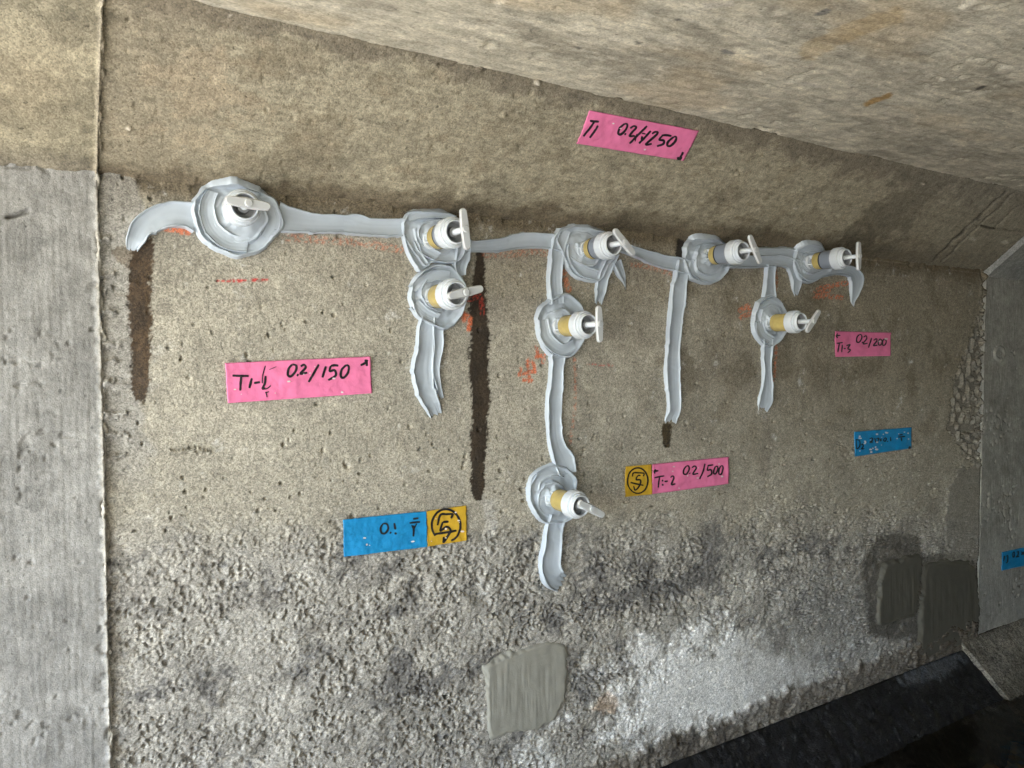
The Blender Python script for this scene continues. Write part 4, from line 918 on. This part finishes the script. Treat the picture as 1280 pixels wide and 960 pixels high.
tape("marking_tape", [(1042, 414), (1112.5, 416), (1111.6, 445), (1043, 446)], M_PINK, "small pink tape strip reading T1-3 0.2/200 near the right joint", org=(1030, 400), scl=5.333, ink=0.8, seed=5, scuffs=2, strokes=[
 [(100, 102), (70, 107)], [(82, 90), (70, 107), (84, 120)], [(75, 156), (115, 150)], [(92, 156), (82, 215)], [(112, 165), (107, 215)], [(120, 191), (136, 190)], [(140, 171), (166, 165), (150, 190), (168, 200), (148, 220)],
 [(225, 97), (209, 115), (208, 145), (225, 147), (240, 120), (238, 100), (225, 97)], [(242, 148), (246, 152)], [(252, 115), (270, 105), (272, 125), (250, 158), (280, 155)], [(308, 120), (288, 185)], [(320, 136), (340, 125), (342, 140), (320, 170), (346, 168)],
 [(365, 125), (353, 145), (355, 165), (370, 165), (380, 140), (365, 125)], [(392, 125), (382, 145), (384, 168), (398, 165), (406, 140), (392, 125)]])
tape("marking_tape", [(1066.6, 539.7), (1137.8, 534), (1137.8, 560), (1067.5, 570.6)], M_BLUE, "blue tape strip with worn faint writing on the middle wall, right of the T1-2 tape", org=(1030, 400), scl=5.333, ink=0.7, seed=6, scuffs=26, strokes=[
 [(205, 795), (208, 855), (228, 840), (228, 805), (205, 795)], [(238, 833), (246, 825), (250, 840), (238, 858), (258, 855)], [(295, 792), (310, 785), (312, 800), (296, 815), (316, 812)], [(327, 785), (331, 815)], [(338, 790), (356, 788), (345, 815)],
 [(363, 790), (376, 806)], [(376, 790), (362, 808)], [(397, 785), (389, 800), (400, 808), (409, 790), (397, 785)], [(415, 806), (418, 809)], [(434, 780), (437, 808)], [(488, 766), (516, 763)], [(484, 780), (531, 775)], [(505, 780), (508, 806)], ([(556, 848), (566, 852)], 1.6)])
tape("marking_tape", [(1251, 690), (1310, 677), (1310, 700), (1251, 713)], M_BLUE, "blue tape strip on the darker right wall, cut by the picture edge", org=(1230, 660), scl=13.72, ink=0.7, seed=7, strokes=[
 [(328, 470), (310, 560)], [(350, 482), (382, 470), (377, 578), (345, 592)], [(480, 400), (466, 440), (470, 490), (490, 485), (500, 420), (480, 400)], [(530, 412), (570, 400), (565, 440), (530, 490), (582, 480)], [(620, 400), (665, 455)], [(665, 395), (618, 458)]])
tape("marking_tape", [(428, 649), (532, 638.7), (533, 683), (429, 695.5)], M_BLUE, "large blue tape strip marked 0.1 at its right end, beside a yellow square", org=(470, 560), scl=6.857, ink=1.2, seed=8, nu=80, nv=34, scuffs=4, strokes=[
 [(55, 645), (35, 680), (40, 722), (70, 728), (97, 690), (88, 650), (55, 645)], [(113, 720), (121, 725)], [(150, 640), (157, 695)], [(158, 722), (160, 735)], [(310, 605), (357, 598)], [(280, 640), (325, 634), (370, 630)], ([(300, 655), (315, 690), (342, 645)], 0.8), [(316, 660), (313, 755)]])
tape("marking_tape", [(532.4, 638.6), (582, 631.5), (582, 675), (533.4, 682.8)], M_YEL, "large yellow tape square with circled sign at the right end of a blue strip", org=(470, 560), scl=6.857, ink=1.35, seed=9, nu=40, nv=40, scuffs=8, strokes=[
 ell(592, 660, 122, 138, 140, 430), [(520, 660), (545, 572), (600, 565), (655, 562)], [(655, 562), (636, 600)], [(565, 632), (616, 628)], [(565, 632), (545, 705), (598, 672), (630, 700), (612, 740), (570, 802), (572, 758)], [(490, 735), (585, 722), (682, 704)]])

# ------------------------------------------------------------------ repair mortar patches
def patch(outline, c, mat, label, base, seed):
    o = pad(outline, c, base=base, seed=seed, name="mortar_patch", mat=mat, parent=None, flat=True, na=120, nr=40)
    o["label"] = label; o["category"] = "mortar patch"; o["group"] = "repair mortar patches low on the wall"
patch([(602, 830), (640, 812), (690, 796), (706, 798), (715, 812), (712, 853), (704, 890), (684, 911), (630, 923), (609, 925), (603, 873)], (655, 862), M_MORTAR, "smooth greenish grey mortar patch on the rough lower wall", 0.0030, 31)
patch([(1103, 703), (1125, 696), (1150, 690), (1153, 708), (1148, 745), (1144, 769), (1122, 778), (1105, 785), (1095, 777), (1098, 726)], (1124, 737), M_MORTAR2, "smaller raised dark mortar patch left of another by the right joint", 0.0048, 32)
patch([(1154, 700), (1180, 697), (1204, 697), (1220, 706), (1226, 745), (1226, 786), (1214, 805), (1172, 822), (1148, 825), (1148, 760), (1150, 737)], (1187, 760), M_MORTAR2, "larger dark damp mortar patch in the corner by the right joint", 0.0035, 33)
